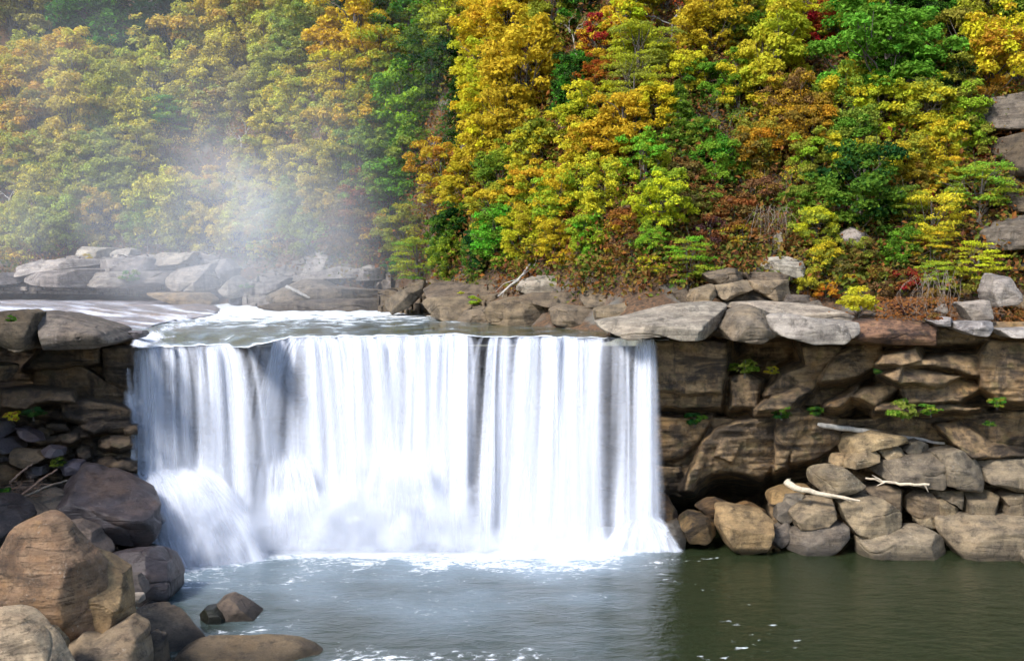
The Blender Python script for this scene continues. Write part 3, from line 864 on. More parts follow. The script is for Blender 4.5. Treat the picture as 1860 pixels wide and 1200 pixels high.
# stones half hidden low in the shade of the heap fill its core
GL = 'boulders along the near left bank'
LB = [
 ('grey slab at the picture edge high in the left heap', [(-50,764),(12,764),(29,778),(12,793),(-50,792)], 78.0, 1.2, 'wet', (1.9,1.85,2.1), None, 16),
 ('narrow purple-grey slab sloping down from the high edge slab', [(24,776),(46,777),(68,788),(82,799),(60,799),(40,790)], 77.6, 0.9, 'wet', (1.7,1.5,1.7), None, 14),
 ('flat dark slab below the high edge slab', [(-50,794),(20,795),(46,814),(20,820),(-50,808)], 77.4, 1.2, 'wet', (1.4,1.3,1.4), None, 16),
 ('brown ragged slab overhanging the dark hollow', [(10,823),(20,814),(66,819),(86,830),(76,837),(50,847),(34,840)], 76.6, 1.2, 'dry', (0.62,0.52,0.42), None, 18),
 ('small grey slab beside the ragged brown slab', [(74,818),(90,807),(112,815),(118,825),(96,829)], 77.0, 0.9, 'wet', (1.8,1.65,1.9), None, 14),
 ('rounded dark stone behind the twig pile', [(42,860),(56,844),(80,845),(84,859),(60,866)], 76.6, 0.9, 'wet', (1.5,1.35,1.35), None, 14),
 ('brown rock at the picture edge under the dark hollow', [(-50,845),(15,842),(40,857),(34,875),(-50,878)], 76.8, 1.2, 'cliff', (0.55,0.48,0.42), None, 16),
 ('small slate-blue stone on top of the great dark boulder', [(104,846),(128,835),(150,838),(152,856),(120,862)], 77.6, 0.9, 'wet', (2.0,1.9,2.3), None, 14),
 ('smooth dark rock washed by the falls behind the great dark boulder', [(172,856),(190,846),(212,850),(240,862),(262,892),(236,896),(192,876)], 78.6, 1.4, 'wet', (1.0,0.95,1.0), None, 18),
 ('great dark flat-topped boulder jutting towards the falls', [(104,858),(128,852),(152,853),(174,862),(192,861),(220,874),(260,896),(296,916),(289,932),(298,952),(292,972),(274,989),(240,984),(190,970),(140,944),(118,905),(104,882)], 75.4, 2.6, 'wet', (1.7,1.55,1.65), [(0.28,-0.42,1,0.40),(0.2,-0.9,-0.6,0.66)], 32),
 ('grey angular block between twig pile and great dark boulder', [(44,902),(88,891),(122,899),(134,943),(112,946),(80,936),(60,920)], 74.6, 1.6, 'dry', (0.6,0.58,0.6), None, 20),
 ('long thin slab slanting behind the brown boulder', [(6,897),(38,905),(60,918),(94,940),(90,950),(66,950),(30,928)], 72.0, 1.0, 'dry', (0.55,0.5,0.5), None, 18),
 ('black shaded boulder at the picture edge behind the brown boulder', [(-60,903),(0,904),(12,911),(28,923),(48,942),(38,955),(16,978),(0,1012),(-60,1016)], 68.0, 2.2, 'wet', (0.8,0.7,0.7), None, 22),
 ('mauve cracked rock behind the shoulder of the brown boulder', [(116,949),(144,944),(172,963),(178,977),(206,1000),(198,1012),(176,1014),(140,976)], 71.5, 1.3, 'dry', (0.72,0.64,0.68), [(0.4,-0.5,0.9,0.6)], 22),
 ('dark block with a flat top at the water below the great dark boulder', [(180,1012),(226,1001),(284,996),(307,1017),(320,1049),(320,1074),(300,1100),(274,1094),(232,1084),(210,1050)], 70.0, 2.0, 'wet', (1.5,1.35,1.45), [(0,-0.4,1,0.74),(0.5,-0.8,0.1,0.82)], 26),
 ('small striped grey stone against the brown boulder', [(218,1048),(232,1044),(248,1045),(269,1072),(258,1084),(230,1082)], 66.5, 0.9, 'dry', (0.6,0.58,0.66), None, 16),
 ('dark wedge at the water under the flat-topped block', [(255,1102),(274,1088),(302,1097),(306,1118),(281,1114)], 68.2, 0.9, 'wet', (1.3,1.15,1.15), None, 14),
 ('little cream stone by the striped slab', [(235,1081),(246,1077),(259,1080),(262,1090),(242,1096)], 64.5, 0.5, 'pale', (1.1,1.0,0.9), None, 12),
 ('pyramid rock standing alone in the pool', [(384,1108),(400,1091),(419,1082),(436,1088),(462,1110),(482,1128),(452,1136),(400,1136)], 66.4, 1.3, 'dry', (0.62,0.56,0.58), [(-0.5,-0.7,0.6,0.66)], 20),
 ('black mossy rock at the side of the lone pyramid rock', [(361,1116),(371,1105),(388,1103),(404,1112),(424,1130),(400,1138),(366,1130)], 65.6, 0.9, 'wet', (0.5,0.55,0.3), None, 16),
 ('striped slab sloping into the pool beside the brown boulder', [(236,1112),(274,1103),(316,1122),(348,1142),(378,1171),(340,1215),(300,1235),(232,1235),(226,1150)], 61.5, 1.8, 'dry', (0.66,0.58,0.54), [(0.45,-0.45,1,0.45)], 26),
 ('great rusty brown boulder with a pointed top', [(8,1012),(14,978),(30,955),(61,943),(97,942),(123,956),(148,988),(176,1018),(196,1060),(196,1110),(180,1160),(129,1152),(60,1142),(-30,1132),(-30,1075),(8,1049)], 57.0, 2.4, 'brown', (1.1,1.05,1), [(-0.1,-1.0,0.55,0.52),(0.9,-0.7,0.15,0.66),(0.1,-0.75,-0.6,0.76)], 40),
 ('tan cracked shoulder rock joined to the rusty brown boulder', [(150,1000),(176,1016),(222,1044),(233,1075),(244,1113),(244,1142),(223,1150),(180,1166),(168,1120),(160,1050)], 57.8, 1.9, 'dry', (1.25,1.0,0.68), [(0.5,-0.5,0.8,0.58)], 28),
 ('dark notched rock under the rusty brown boulder', [(-40,1108),(0,1104),(60,1106),(112,1118),(130,1150),(100,1176),(-40,1172)], 55.8, 1.6, 'brown', (0.55,0.55,0.6), None, 24),
 ('grey base rock below the rusty brown boulder', [(108,1182),(128,1146),(174,1160),(224,1132),(256,1152),(273,1188),(280,1250),(100,1250)], 55.0, 2.0, 'dry', (0.95,0.85,0.74), [(0.1,-0.6,0.8,0.62)], 28),
 ('dark upright chunk at the bottom beside the striped slab', [(250,1162),(277,1151),(296,1159),(304,1240),(262,1240)], 57.0, 0.9, 'dry', (0.45,0.40,0.37), None, 16),
 ('cream boulder filling the bottom corner', [(-60,1122),(0,1122),(35,1129),(65,1148),(97,1177),(132,1216),(140,1270),(-60,1270)], 50.0, 2.2, 'pale', (1.25,1.05,0.78), [(0.4,-0.6,1,0.62)], 30),
 ('small knobbly tan stone between cream and rusty boulders', [(33,1130),(80,1141),(100,1140),(120,1165),(114,1186),(94,1184),(60,1154)], 51.6, 0.7, 'dry', (1.0,0.85,0.62), None, 18),
 ('flat tan rock with a black edge along the bottom of the pool', [(310,1206),(322,1190),(355,1175),(420,1173),(477,1170),(532,1176),(566,1188),(600,1215),(600,1260),(310,1260)], 59.0, 2.0, 'dry', (0.95,0.82,0.66), [(0,-0.25,1,0.5)], 28),
 ('dark striped rock at the picture edge left of the rusty boulder', [(-50,1008),(8,1012),(18,1050),(4,1072),(-50,1076)], 59.5, 1.3, 'dry', (0.5,0.45,0.45), None, 16),
]
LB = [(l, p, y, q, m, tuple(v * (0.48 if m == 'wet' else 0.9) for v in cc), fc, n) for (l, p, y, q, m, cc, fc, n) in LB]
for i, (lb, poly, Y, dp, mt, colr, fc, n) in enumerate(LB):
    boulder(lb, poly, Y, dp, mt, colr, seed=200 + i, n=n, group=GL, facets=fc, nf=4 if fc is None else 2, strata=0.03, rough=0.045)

# ------------------------------------------------------------------ ledges beside and behind the river
def ledge(label, cat, base_px, rocks, seed):
    e = empty('rock_ledge', P(*base_px))
    set_props(e, label, cat)
    for i, (poly, Y, dp, mt, colr) in enumerate(rocks):
        rock('slab', poly, Y, dp, mt, colr, seed=seed + i, n=22, nf=3, parent=e, rough=0.03, strata=0.05, facets=[(0, -0.35, 1, 0.72)], chips=4)
    return e
PG, WG = (1.05, 1.02, 1.05), (0.8, 0.78, 0.82)
far_ledge = ledge('long bedded grey ledge beyond the flat rock on the far left bank', 'rock ledge', (220, 520, 150), [
 ([(283,467),(302,458),(322,461),(364,457),(356,471),(344,479),(309,484),(282,480)], 153, 5, 'pale', (1.15,1.1,1.0)),
 ([(40,484),(82,474),(138,469),(186,471),(180,481),(124,491),(82,497),(44,504)], 152, 5, 'pale', PG),
 ([(178,472),(282,466),(312,482),(272,494),(198,499),(174,489)], 151.5, 5, 'pale', WG),
 ([(44,503),(87,493),(148,487),(186,488),(180,520),(111,520),(44,512)], 149, 5, 'pale', (0.75,0.72,0.75)),
 ([(170,520),(180,494),(247,492),(312,492),(318,514),(247,524)], 148, 4.5, 'pale', (0.7,0.68,0.68)),
 ([(305,506),(331,487),(366,482),(398,476),(410,504),(410,520),(383,528),(321,528),(305,518)], 146, 4, 'pale', (1.0,0.96,0.92)),
 ([(394,479),(413,469),(432,487),(427,506),(406,508)], 147, 3, 'pale', (0.7,0.68,0.72)),
 ([(398,528),(430,500),(447,512),(462,532),(425,544)], 143, 3, 'pale', (0.8,0.78,0.76)),
 ([(-60,503),(20,494),(48,502),(40,516),(-60,518)], 150, 4, 'pale', (0.6,0.58,0.62)),
], 300)
misty_ledge = ledge('misty stepped ledges below the brushy bank across the rapids', 'rock ledge', (590, 560, 132), [
 ([(468,546),(520,520),(552,507),(579,507),(606,520),(716,529),(702,546),(628,550),(561,547),(525,553)], 133, 4.5, 'dry', (0.95,0.92,0.92)),
 ([(460,556),(525,547),(606,541),(698,543),(708,569),(651,568),(538,565)], 129, 3.5, 'dry', (0.7,0.68,0.72)),
 ([(554,499),(561,475),(583,462),(619,466),(628,482),(606,496),(572,503)], 141, 3.5, 'pale', (0.95,0.93,0.95)),
 ([(520,505),(572,495),(619,483),(666,489),(655,504),(597,506),(535,512)], 138, 3.5, 'pale', (0.85,0.82,0.84)),
 ([(570,457),(606,451),(650,447),(644,465),(583,467)], 144, 3, 'pale', (0.85,0.84,0.88)),
 ([(640,492),(672,480),(700,490),(696,508),(650,510)], 137, 3, 'pale', (0.8,0.78,0.8)),
 ([(470,520),(500,500),(536,504),(530,520),(480,535)], 138, 3, 'pale', (0.6,0.58,0.62)),
], 320)
shelf_ledge = ledge('long brown sandstone shelf along the river behind the top of the falls', 'rock ledge', (950, 590, 100), [
 ([(766,549),(779,539),(847,537),(886,549),(888,562),(829,586),(813,583),(786,572)], 109, 3.2, 'dry', (0.85,0.78,0.68)),
 ([(764,526),(786,514),(815,512),(883,517),(930,529),(940,542),(883,551),(847,541),(779,542)], 113, 4.0, 'dry', (0.62,0.56,0.52)),
 ([(878,566),(890,549),(935,539),(1010,556),(1009,579),(998,591),(946,592),(885,588)], 101, 3.4, 'dry', (0.92,0.82,0.68)),
 ([(998,562),(1019,553),(1088,557),(1086,582),(1066,594),(1032,594),(1002,587)], 97, 3.0, 'dry', (0.85,0.78,0.7)),
 ([(936,542),(962,532),(1064,528),(1104,535),(1134,550),(1064,560),(1007,560)], 102, 3.6, 'dry', (0.68,0.62,0.56)),
 ([(1078,559),(1169,540),(1213,526),(1238,543),(1208,552),(1169,567),(1115,580),(1080,580)], 95, 3.2, 'dry', (0.85,0.78,0.66)),
 ([(1050,527),(1121,525),(1185,522),(1221,525),(1171,542),(1085,559),(1055,553)], 99, 3.4, 'dry', (0.72,0.66,0.58)),
 ([(1114,504),(1185,503),(1222,509),(1222,525),(1185,526),(1118,529)], 100, 2.6, 'dry', (0.85,0.76,0.66)),
 ([(1060,504),(1120,500),(1124,526),(1062,528)], 101, 2.6, 'dry', (0.7,0.64,0.56)),
], 340)
ledge('layered outcrop of stacked blocks above the top slab of the cliff', 'rock ledge', (1350, 548, 92), [
 ([(1248,538),(1255,526),(1294,515),(1300,537),(1280,550),(1250,547)], 90, 1.8, 'dry', (1.05,0.95,0.8)),
 ([(1295,518),(1356,508),(1362,526),(1328,538),(1314,547),(1298,536)], 90.5, 1.8, 'dry', (0.95,0.87,0.75)),
 ([(1310,548),(1336,534),(1373,525),(1386,540),(1400,549),(1320,552)], 91, 1.5, 'dry', (0.5,0.47,0.45)),
 ([(1359,509),(1431,508),(1436,540),(1401,549),(1379,534),(1359,525)], 91, 2.0, 'dry', (1.1,0.98,0.82)),
 ([(1272,496),(1328,486),(1356,495),(1352,510),(1290,515)], 92.5, 2.0, 'dry', (0.7,0.64,0.58)),
 ([(1352,495),(1403,493),(1444,504),(1434,512),(1358,511)], 92.5, 2.0, 'dry', (0.7,0.64,0.6)),
 ([(1382,486),(1395,467),(1431,465),(1459,476),(1459,500),(1440,506),(1403,496)], 94, 2.0, 'pale', (1.1,1.08,1.0)),
 ([(1418,548),(1431,534),(1470,536),(1464,551)], 90, 1.3, 'dry', (0.5,0.48,0.5)),
 ([(1464,551),(1487,545),(1496,566),(1468,566)], 88.5, 1.0, 'dry', (0.6,0.58,0.58)),
 ([(1222,530),(1246,524),(1252,545),(1230,552)], 92, 1.5, 'dry', (0.55,0.5,0.46)),
], 360)
hill_cliff = ledge('grey overhanging cliff bands high in the trees at the picture edge', 'cliff', (1840, 520, 88), [
 ([(1755,210),(1794,180),(1900,160),(1960,160),(1960,232),(1816,243),(1780,240)], 104, 4, 'pale', (0.44,0.40,0.36)),
 ([(1798,257),(1880,233),(1960,228),(1960,320),(1831,325),(1812,287)], 100, 4, 'dry', (0.44,0.40,0.36)),
 ([(1806,368),(1853,355),(1960,350),(1960,392),(1830,388)], 97, 4, 'dry', (0.5,0.46,0.42)),
 ([(1775,420),(1816,402),(1880,386),(1960,380),(1960,452),(1779,456)], 94, 4, 'pale', (0.44,0.40,0.36)),
 ([(1790,456),(1960,452),(1960,560),(1850,548),(1800,500)], 95, 4, 'dry', (0.4,0.39,0.44)),
 ([(1835,545),(1960,520),(1960,600),(1850,600)], 88, 3, 'dry', (0.9,0.8,0.68)),
 ([(1786,200),(1840,170),(1960,150),(1960,340),(1850,400),(1806,330)], 106, 4, 'dry', (0.4,0.36,0.33)),
 ([(1800,320),(1960,300),(1960,470),(1830,470),(1790,410)], 99, 4, 'dry', (0.38,0.35,0.32)),
], 380)
stair_relief('rock_face', 686, 1262, 486, 612, 300, 90, [(686, 530), (720, 520), (775, 508), (830, 506), (930, 512), (945, 502), (1060, 498), (1120, 496), (1230, 500), (1262, 520)],
             [(686, 572), (770, 576), (830, 590), (900, 593), (1000, 595), (1070, 606), (1262, 600)], [(686, 124), (770, 116), (830, 106), (900, 101.5), (1000, 97.5), (1070, 94), (1262, 91.5)], 'dry', (0.78, 0.70, 0.60), shelf_ledge, 15, 0.115, 3)
stair_relief('rock_face', -60, 440, 450, 540, 260, 80, [(-60, 500), (30, 492), (45, 476), (140, 466), (290, 460), (370, 458), (410, 466), (440, 500)],
             [(-60, 524), (170, 526), (300, 532), (440, 548)], [(-60, 150), (180, 149), (300, 147), (440, 144)], 'pale', (0.85, 0.82, 0.84), far_ledge, 11, 0.10, 8)
stair_relief('rock_face', 440, 710, 440, 575, 200, 90, [(440, 520), (480, 496), (540, 470), (600, 446), (660, 446), (700, 470), (710, 500)],
             [(440, 560), (540, 566), (710, 572)], [(440, 138), (540, 131), (710, 127)], 'pale', (0.72, 0.69, 0.7), misty_ledge, 13, 0.13, 12)
MISC = [
 ('whitish boulder behind the bedded ledge, larger of the pair', [(136,457),(148,447),(173,449),(215,450),(218,464),(188,470),(146,468)], 158, 2.6, 'pale', (1.2,1.18,1.1), 'two whitish boulders'),
 ('smaller whitish boulder of the pair behind the bedded ledge', [(203,464),(215,453),(235,450),(254,455),(249,468),(210,470)], 157, 2.2, 'pale', (1.1,1.08,1.02), 'two whitish boulders'),
 ('low tan shelf at the tip of the flat rock beside the rapids', [(262,531),(371,532),(393,545),(390,555),(322,550),(280,538)], 139, 3.0, 'dry', (1.3,1.12,0.85), None),
 ('tilted block with a dark pointed end beside the brown shelf', [(696,549),(728,527),(741,522),(759,515),(772,508),(770,529),(744,558),(714,571),(700,565)], 116, 2.6, 'dry', (0.8,0.75,0.68), None),
 ('dark rock parting the rapids in the mist', [(412,546),(425,535),(452,540),(454,558),(425,560)], 143, 1.8, 'wet', (2.0,1.9,2.2), None),
 ('tilted grey slab leaning on the shelf below the lone bush', [(828,586),(843,565),(881,556),(884,564),(876,587),(856,589)], 104.5, 1.6, 'dry', (0.72,0.66,0.6), None),
 ('white lichen-crusted block above the brown shelf', [(936,526),(944,509),(973,499),(1056,503),(1060,529),(1019,535),(973,539)], 105, 2.4, 'pale', (1.1,1.06,0.98), None),
 ('grey end block beside the lichen-crusted block', [(1052,505),(1068,501),(1078,518),(1060,525)], 105, 1.6, 'dry', (0.7,0.68,0.64), None),
 ('white-topped block perched on the cliff edge under hanging vines', [(1733,548),(1760,549),(1797,545),(1797,557),(1793,577),(1773,583),(1754,580),(1740,560)], 82.6, 1.4, 'pale', (1.05,0.98,0.92), None),
 ('leaning grey boulder above the white-topped block', [(1790,530),(1800,495),(1830,503),(1848,540),(1833,553),(1798,557)], 84.6, 1.6, 'pale', (0.85,0.82,0.82), None),
 ('small white stone among dead leaves on the cliff top', [(1700,565),(1717,551),(1724,566),(1708,570)], 83.4, 0.6, 'pale', (1.2,1.15,1.1), None),
 ('round grey boulder under the deep green maple', [(1522,424),(1545,412),(1570,416),(1584,432),(1572,462),(1535,466)], 95, 1.6, 'pale', (0.8,0.76,0.78), None),
 ('flat ledge stone high on the slope below the purple thicket', [(1262,100),(1330,86),(1334,98),(1300,114),(1268,112)], 128, 2.0, 'dry', (0.9,0.75,0.65), None),
 ('pale weathered stump-like rock in the rusty brush', [(1405,430),(1418,420),(1430,440),(1426,462),(1404,460)], 97, 0.9, 'pale', (0.95,0.9,0.8), None),
 ('pale rock face showing through yellow leaves above the lichen-crusted block', [(992,470),(1005,452),(1050,452),(1062,470),(1056,490),(998,490)], 109, 1.8, 'pale', (0.95,0.85,0.75), None),
 ('flat grey stone in the shallows by the overhanging ledge tip', [(222,606),(236,600),(262,600),(268,606),(258,613),(228,614)], 81.6, 0.9, 'wet', (1.8,1.7,1.7), None),
]
for i, (lb, poly, Y, dp, mt, colr, grp) in enumerate(MISC):
    boulder(lb, poly, Y, dp, mt, colr, seed=400 + i, n=18, group=grp, nf=4, facets=[(0, -0.4, 1, 0.7)])
# ------------------------------------------------------------------ water
LIP = [(222, 633), (300, 630), (390, 626), (412, 625), (428, 630), (450, 630), (490, 621), (530, 612), (600, 611), (700, 610), (830, 607), (880, 612), (960, 611), (1060, 613), (1192, 617)]
LIPZ = [(222, 15.25), (430, 15.35), (560, 15.85), (1192, 15.85)]
BASE = [(222, 1030), (320, 1024), (430, 1012), (480, 1000), (700, 997), (860, 1000), (1000, 1005), (1100, 1003), (1192, 1000)]
def lip_py(px):
    px = np.asarray(px, float)
    q = np.stack([px.ravel() * 0.05, 0 * px.ravel() + 2.2, 0 * px.ravel()], -1)
    return lerp_table(px, LIP) + (3.5 * fbm(q, 3)).reshape(px.shape)
def lip_pt(px):
    px = np.asarray(px, float)
    return PZ(px, lip_py(px), lerp_table(px, LIPZ))

def build_pool():
    nx, ny = 460, 240
    xs = np.linspace(-70, 70, nx)
    ys = np.linspace(24, 96, ny)
    X, Y = np.meshgrid(xs, ys)
    p = np.stack([X * 0.45, Y * 0.8, 0 * X], -1).reshape(-1, 3)
    z = (fbm(p, 4) * 0.07).reshape(X.shape)
    # air in the water, and glare painted into its colour: most at the falls
    pxs = 930 + X / Y * F
    yb = CAM_Z * F / (lerp_table(np.clip(pxs, 222, 1192), BASE) - 468)
    dist = np.sqrt(np.maximum(yb - Y, 0) ** 2 + np.maximum(pxs - 1210, 0) ** 2 * 0.0022 + np.maximum(300 - pxs, 0) ** 2 * 0.002)
    n = fbm(np.stack([X * 0.12, Y * 0.2, 0 * X + 4], -1).reshape(-1, 3), 3).reshape(X.shape)
    n2 = fbm(np.stack([X * 1.3, Y * 2.0, 0 * X + 9], -1).reshape(-1, 3), 4).reshape(X.shape)
    foam = np.exp(-dist / 2.8) * 0.6 + 0.56 * np.exp(-dist / 26.0) + n * 0.25
    foam = foam * np.clip((1290 - pxs) / 200, 0.12, 1)
    milk = foam.copy()  # also brightens the left pool: bluish glare held in the water's colour
    # drifting streaks of foam
    for (ax, ay, bx, by, wd, am) in ((1310, 1196, 1440, 1150, 1.1, 0.72), (1225, 1052, 1370, 1090, 0.6, 0.62), (380, 1150, 620, 1185, 0.9, 0.40), (680, 1196, 960, 1192, 0.5, 0.6), (1190, 1024, 1300, 1012, 0.3, 0.7), (1380, 1008, 1440, 1006, 0.25, 0.6), (1240, 1110, 1330, 1125, 0.4, 0.5)):
        a, b = PZ(ax, ay, 0)[:2], PZ(bx, by, 0)[:2]
        e = b - a
        t = np.clip(((X - a[0]) * e[0] + (Y - a[1]) * e[1]) / (e @ e), 0, 1)
        dd = np.hypot(X - a[0] - t * e[0], Y - a[1] - t * e[1])
        foam = foam + am * 0.75 * np.exp(-(dd / wd / 3.2) ** 2) * np.clip(0.5 + 1.6 * n2, 0, 1.2)
    v = np.stack([X, Y, z], -1).reshape(-1, 3)
    me = mesh_data('pool', v, grid_faces(nx, ny))
    float_attr(me, 'foam', np.clip(foam, 0, 1.2).ravel())
    float_attr(me, 'milk', np.clip(milk, 0, 1.2).ravel())
    set_props(link_obj('pool_water', me, M['pool']), 'dark green plunge pool streaked with foam', None, None, 'structure')
build_pool()

def build_river():
    nu, nv = 260, 170
    px = np.linspace(205, 1215, nu)
    lp = lip_pt(px)
    v = np.linspace(0, 1, nv) ** 1.7 * 84 - 0.15
    Yv = lp[None, :, 1] + v[:, None]
    X = lp[None, :, 0] * (Yv / lp[None, :, 1])
    zl = lp[None, :, 2]
    up = np.clip(v[:, None] / 9.0, 0, 1)
    Z = zl + (15.9 - zl) * up * up * (3 - 2 * up)
    p = np.stack([X * 0.5, Yv * 0.35, 0 * X], -1).reshape(-1, 3)
    n = fbm(p, 4).reshape(X.shape)
    amp = np.interp(Yv, [84, 95, 110, 125, 150], [0.03, 0.10, 0.22, 0.32, 0.4]) * np.interp(930 + X / Yv * F, [400, 700, 850], [1, 0.9, 0.35])
    Z = Z + n * amp
    PXX = 930 + X / Yv * F
    foam = 0.22 + np.interp(Yv, [84, 90, 100, 112, 120, 135, 160], [0.12, 0.16, 0.30, 0.5, 0.66, 0.8, 0.9]) * np.interp(PXX, [300, 420, 640, 760, 900], [0.9, 1.0, 0.95, 0.7, 0.15])
    foam = foam + 0.7 * np.exp(-v[:, None] / 0.9) + n * 0.45
    W = np.stack([X, Yv, Z], -1).reshape(-1, 3)
    me = mesh_data('river', W, grid_faces(nu, nv))
    float_attr(me, 'foam', np.clip(foam, 0, 1.1).ravel())
    float_attr(me, 'milk', np.clip(foam, 0, 1.1).ravel())
    set_props(link_obj('river_water', me, M['river']), 'olive river with white rapids sliding to the lip of the falls', None, None, 'structure')
build_river()

# broad flat rock left of the rapids, with a film of water
SHELF = [(-120, 528), (-120, 520), (0, 514), (110, 514), (260, 524), (330, 536), (392, 549), (402, 560), (398, 574), (345, 586), (300, 594), (262, 606), (236, 616), (222, 606), (150, 584), (72, 572), (-120, 572)]
def build_flat_rock():
    PX, PY = np.meshgrid(np.linspace(-130, 412, 230), np.linspace(508, 646, 120))
    wob = np.stack([PX * 0.03, PY * 0.06, 0 * PX], -1).reshape(-1, 3)
    n = fbm(wob, 4).reshape(PX.shape)
    sd = poly_sd(PX + n * 10, PY + n * 4, SHELF)
    Z = 16.45 - 0.55 * np.clip((PY - 520) / 80, 0, 1) + n * 0.10 - np.clip((sd + 9) / 15, 0, 1) * 0.6
    w = PZ(PX, PY, np.minimum(Z, 16.9)).reshape(-1, 3)
    f = grid_faces(230, 120)
    keep = np.all((sd.ravel() < 5)[f], axis=1)
    me = mesh_data('flat_rock', w, f[keep])
    set_props(link_obj('riverbed_rock', me, M['wet'], color=(3.4, 3.3, 3.45)), 'broad flat grey rock beside the rapids', None, None, 'structure')
    # water sliding over it
    keep = np.all((poly_sd(PX + n * 10, PY + n * 4, [(-130, 560), (0, 545), (150, 542), (330, 556), (400, 566), (396, 582), (300, 600), (235, 618), (215, 600), (150, 582), (72, 572), (-130, 572)]).ravel() < 0)[f], axis=1)
    me = mesh_data('shallow_water', w + np.array([0, 0, 0.04]), f[keep])
    st = fbm(np.stack([PX * 0.012 + PY * 0.02, PY * 0.16 - PX * 0.02, 0 * PX], -1).reshape(-1, 3) + 3, 4)
    edge = np.exp(-(np.maximum(-sd, 0) / 7) ** 2).ravel() * (PX.ravel() > 225)
    float_attr(me, 'thickness', np.clip((st + 0.10) * 2.0 * np.clip((PY.ravel() - 540) / 22, 0.1, 1), 0.05, 0.85) + edge * 0.15)
    set_props(link_obj('shallow_water', me, M['falling']), 'thin white water sliding over the flat grey rock', None, None, 'structure')
build_flat_rock()

# ------------------------------------------------------------------ the waterfall
falls = empty('waterfall', P(700, 1000, 83))
set_props(falls, 'wide silky white waterfall dropping from the river into the pool', 'waterfall')
FL = np.array(falls.location)
rw = np.random.RandomState(11)

# places where the falling sheet is torn open and the wall shows through: centre, half sizes, lean, water left
GAPS = [(515, 735, 42, 95, -0.25, 0.25), (458, 860, 16, 130, 0.05, 0.4), (868, 800, 20, 200, -0.12, 0.3), (708, 715, 16, 85, 0.0, 0.45), (735, 720, 8, 80, 0.0, 0.5), (354, 730, 10, 100, 0.02, 0.3), (296, 745, 9, 90, 0.02, 0.45),
        (322, 750, 6, 110, 0.02, 0.5), (276, 760, 6, 80, 0, 0.5), (384, 800, 14, 90, 0.05, 0.45), (416, 830, 7, 120, 0.06, 0.5), (480, 900, 20, 80, 0, 0.4), (936, 800, 7, 170, -0.06, 0.3), (958, 760, 5, 140, -0.05, 0.5), (1012, 820, 5, 150, -0.02, 0.45), (1062, 800, 8, 170, -0.02, 0.4), (1098, 790, 12, 160, -0.03, 0.3), (1128, 760, 11, 150, -0.03, 0.3), (1150, 800, 8, 150, 0, 0.35), (985, 720, 5, 90, -0.03, 0.5), (800, 690, 6, 70, -0.1, 0.6), (620, 760, 6, 120, 0, 0.7), (660, 780, 7, 110, 0, 0.65)]
def open_gaps(px, py):
    m = np.ones(px.shape)
    for cx, cyy, rx, ry, lean, left in GAPS:
        q = ((px - cx - (py - cyy) * lean) / rx) ** 2 + ((py - cyy) / ry) ** 4
        m = m * (1 - (1 - left) * np.exp(-q))
    return m

def ribbons(name, specs, nseg=26, fade=0.0):
    """every spec: start point, end point (world), half width start, half width end, thickness, throw exponent"""
    S = len(specs)
    t = np.linspace(0, 1, nseg) ** 1.35            # share of the drop
    V = np.zeros((S, nseg, 3, 3))
    A = np.zeros((S, nseg, 3))
    for i, (a, b, w0, w1, al, roll) in enumerate(specs):
        h = np.sqrt(t)
        hor = h if roll else t
        c = np.empty((nseg, 3))
        c[:, 0] = a[0] + (b[0] - a[0]) * hor
        c[:, 1] = a[1] + (b[1] - a[1]) * h
        c[:, 2] = a[2] + (b[2] - a[2]) * t
        ww = w0 + (w1 - w0) * t
        wob = 0.10 * np.sin(t * rw.uniform(2, 6) + rw.uniform(0, 6)) * t
        for j, s in enumerate((-1, 0, 1)):
            V[i, :, j] = c
            V[i, :, j, 0] += s * ww + wob
            V[i, :, j, 1] -= (0.14 if s == 0 else 0.0)
        ns = 1 + 0.45 * np.sin(t * rw.uniform(4, 10) + rw.uniform(0, 6))
        ramp = np.clip(t / fade, 0, 1) if fade else np.clip(t * 14 + 0.55, 0, 1)
        A[i, :, 1] = np.clip(al * ns * ramp, 0, 1)
    wx, wy, wz = V[..., 0], V[..., 1], V[..., 2] - CAM_Z
    dep = wy * CP - wz * SP
    A = A * open_gaps(930 + F * wx / dep, 600 - F * (wy * SP + wz * CP) / dep)
    idx = np.arange(S * nseg * 3).reshape(S, nseg, 3)
    f = np.stack([idx[:, :-1, :-1], idx[:, :-1, 1:], idx[:, 1:, 1:], idx[:, 1:, :-1]], -1).reshape(-1, 4)
    me = mesh_data(name, V.reshape(-1, 3) - FL, f)
    float_attr(me, 'thickness', A.ravel())
    o = link_obj(name, me, M['falling'], falls)
    return set_props(o, kind='stuff')

# how much water runs over the lip, along its length
DENS = [(222, .25), (232, .55), (250, .6), (262, .9), (275, .5), (300, .38), (335, .45), (352, .25), (375, .55), (400, .85), (420, .9), (432, .25), (450, .2), (475, .26), (500, .36), (520, .7), (545, .75), (560, .95), (600, 1.1), (680, 1.05), (705, .75),
        (725, .7), (750, .95), (800, 1.15), (830, 1.1), (848, .9), (856, .1), (872, .06), (888, .14), (900, .9), (915, .85), (935, .5), (960, .75), (1000, .8), (1040, .95), (1060, .75), (1090, .55), (1120, .45), (1145, .45), (1160, .75), (1175, .9), (1188, .7)]
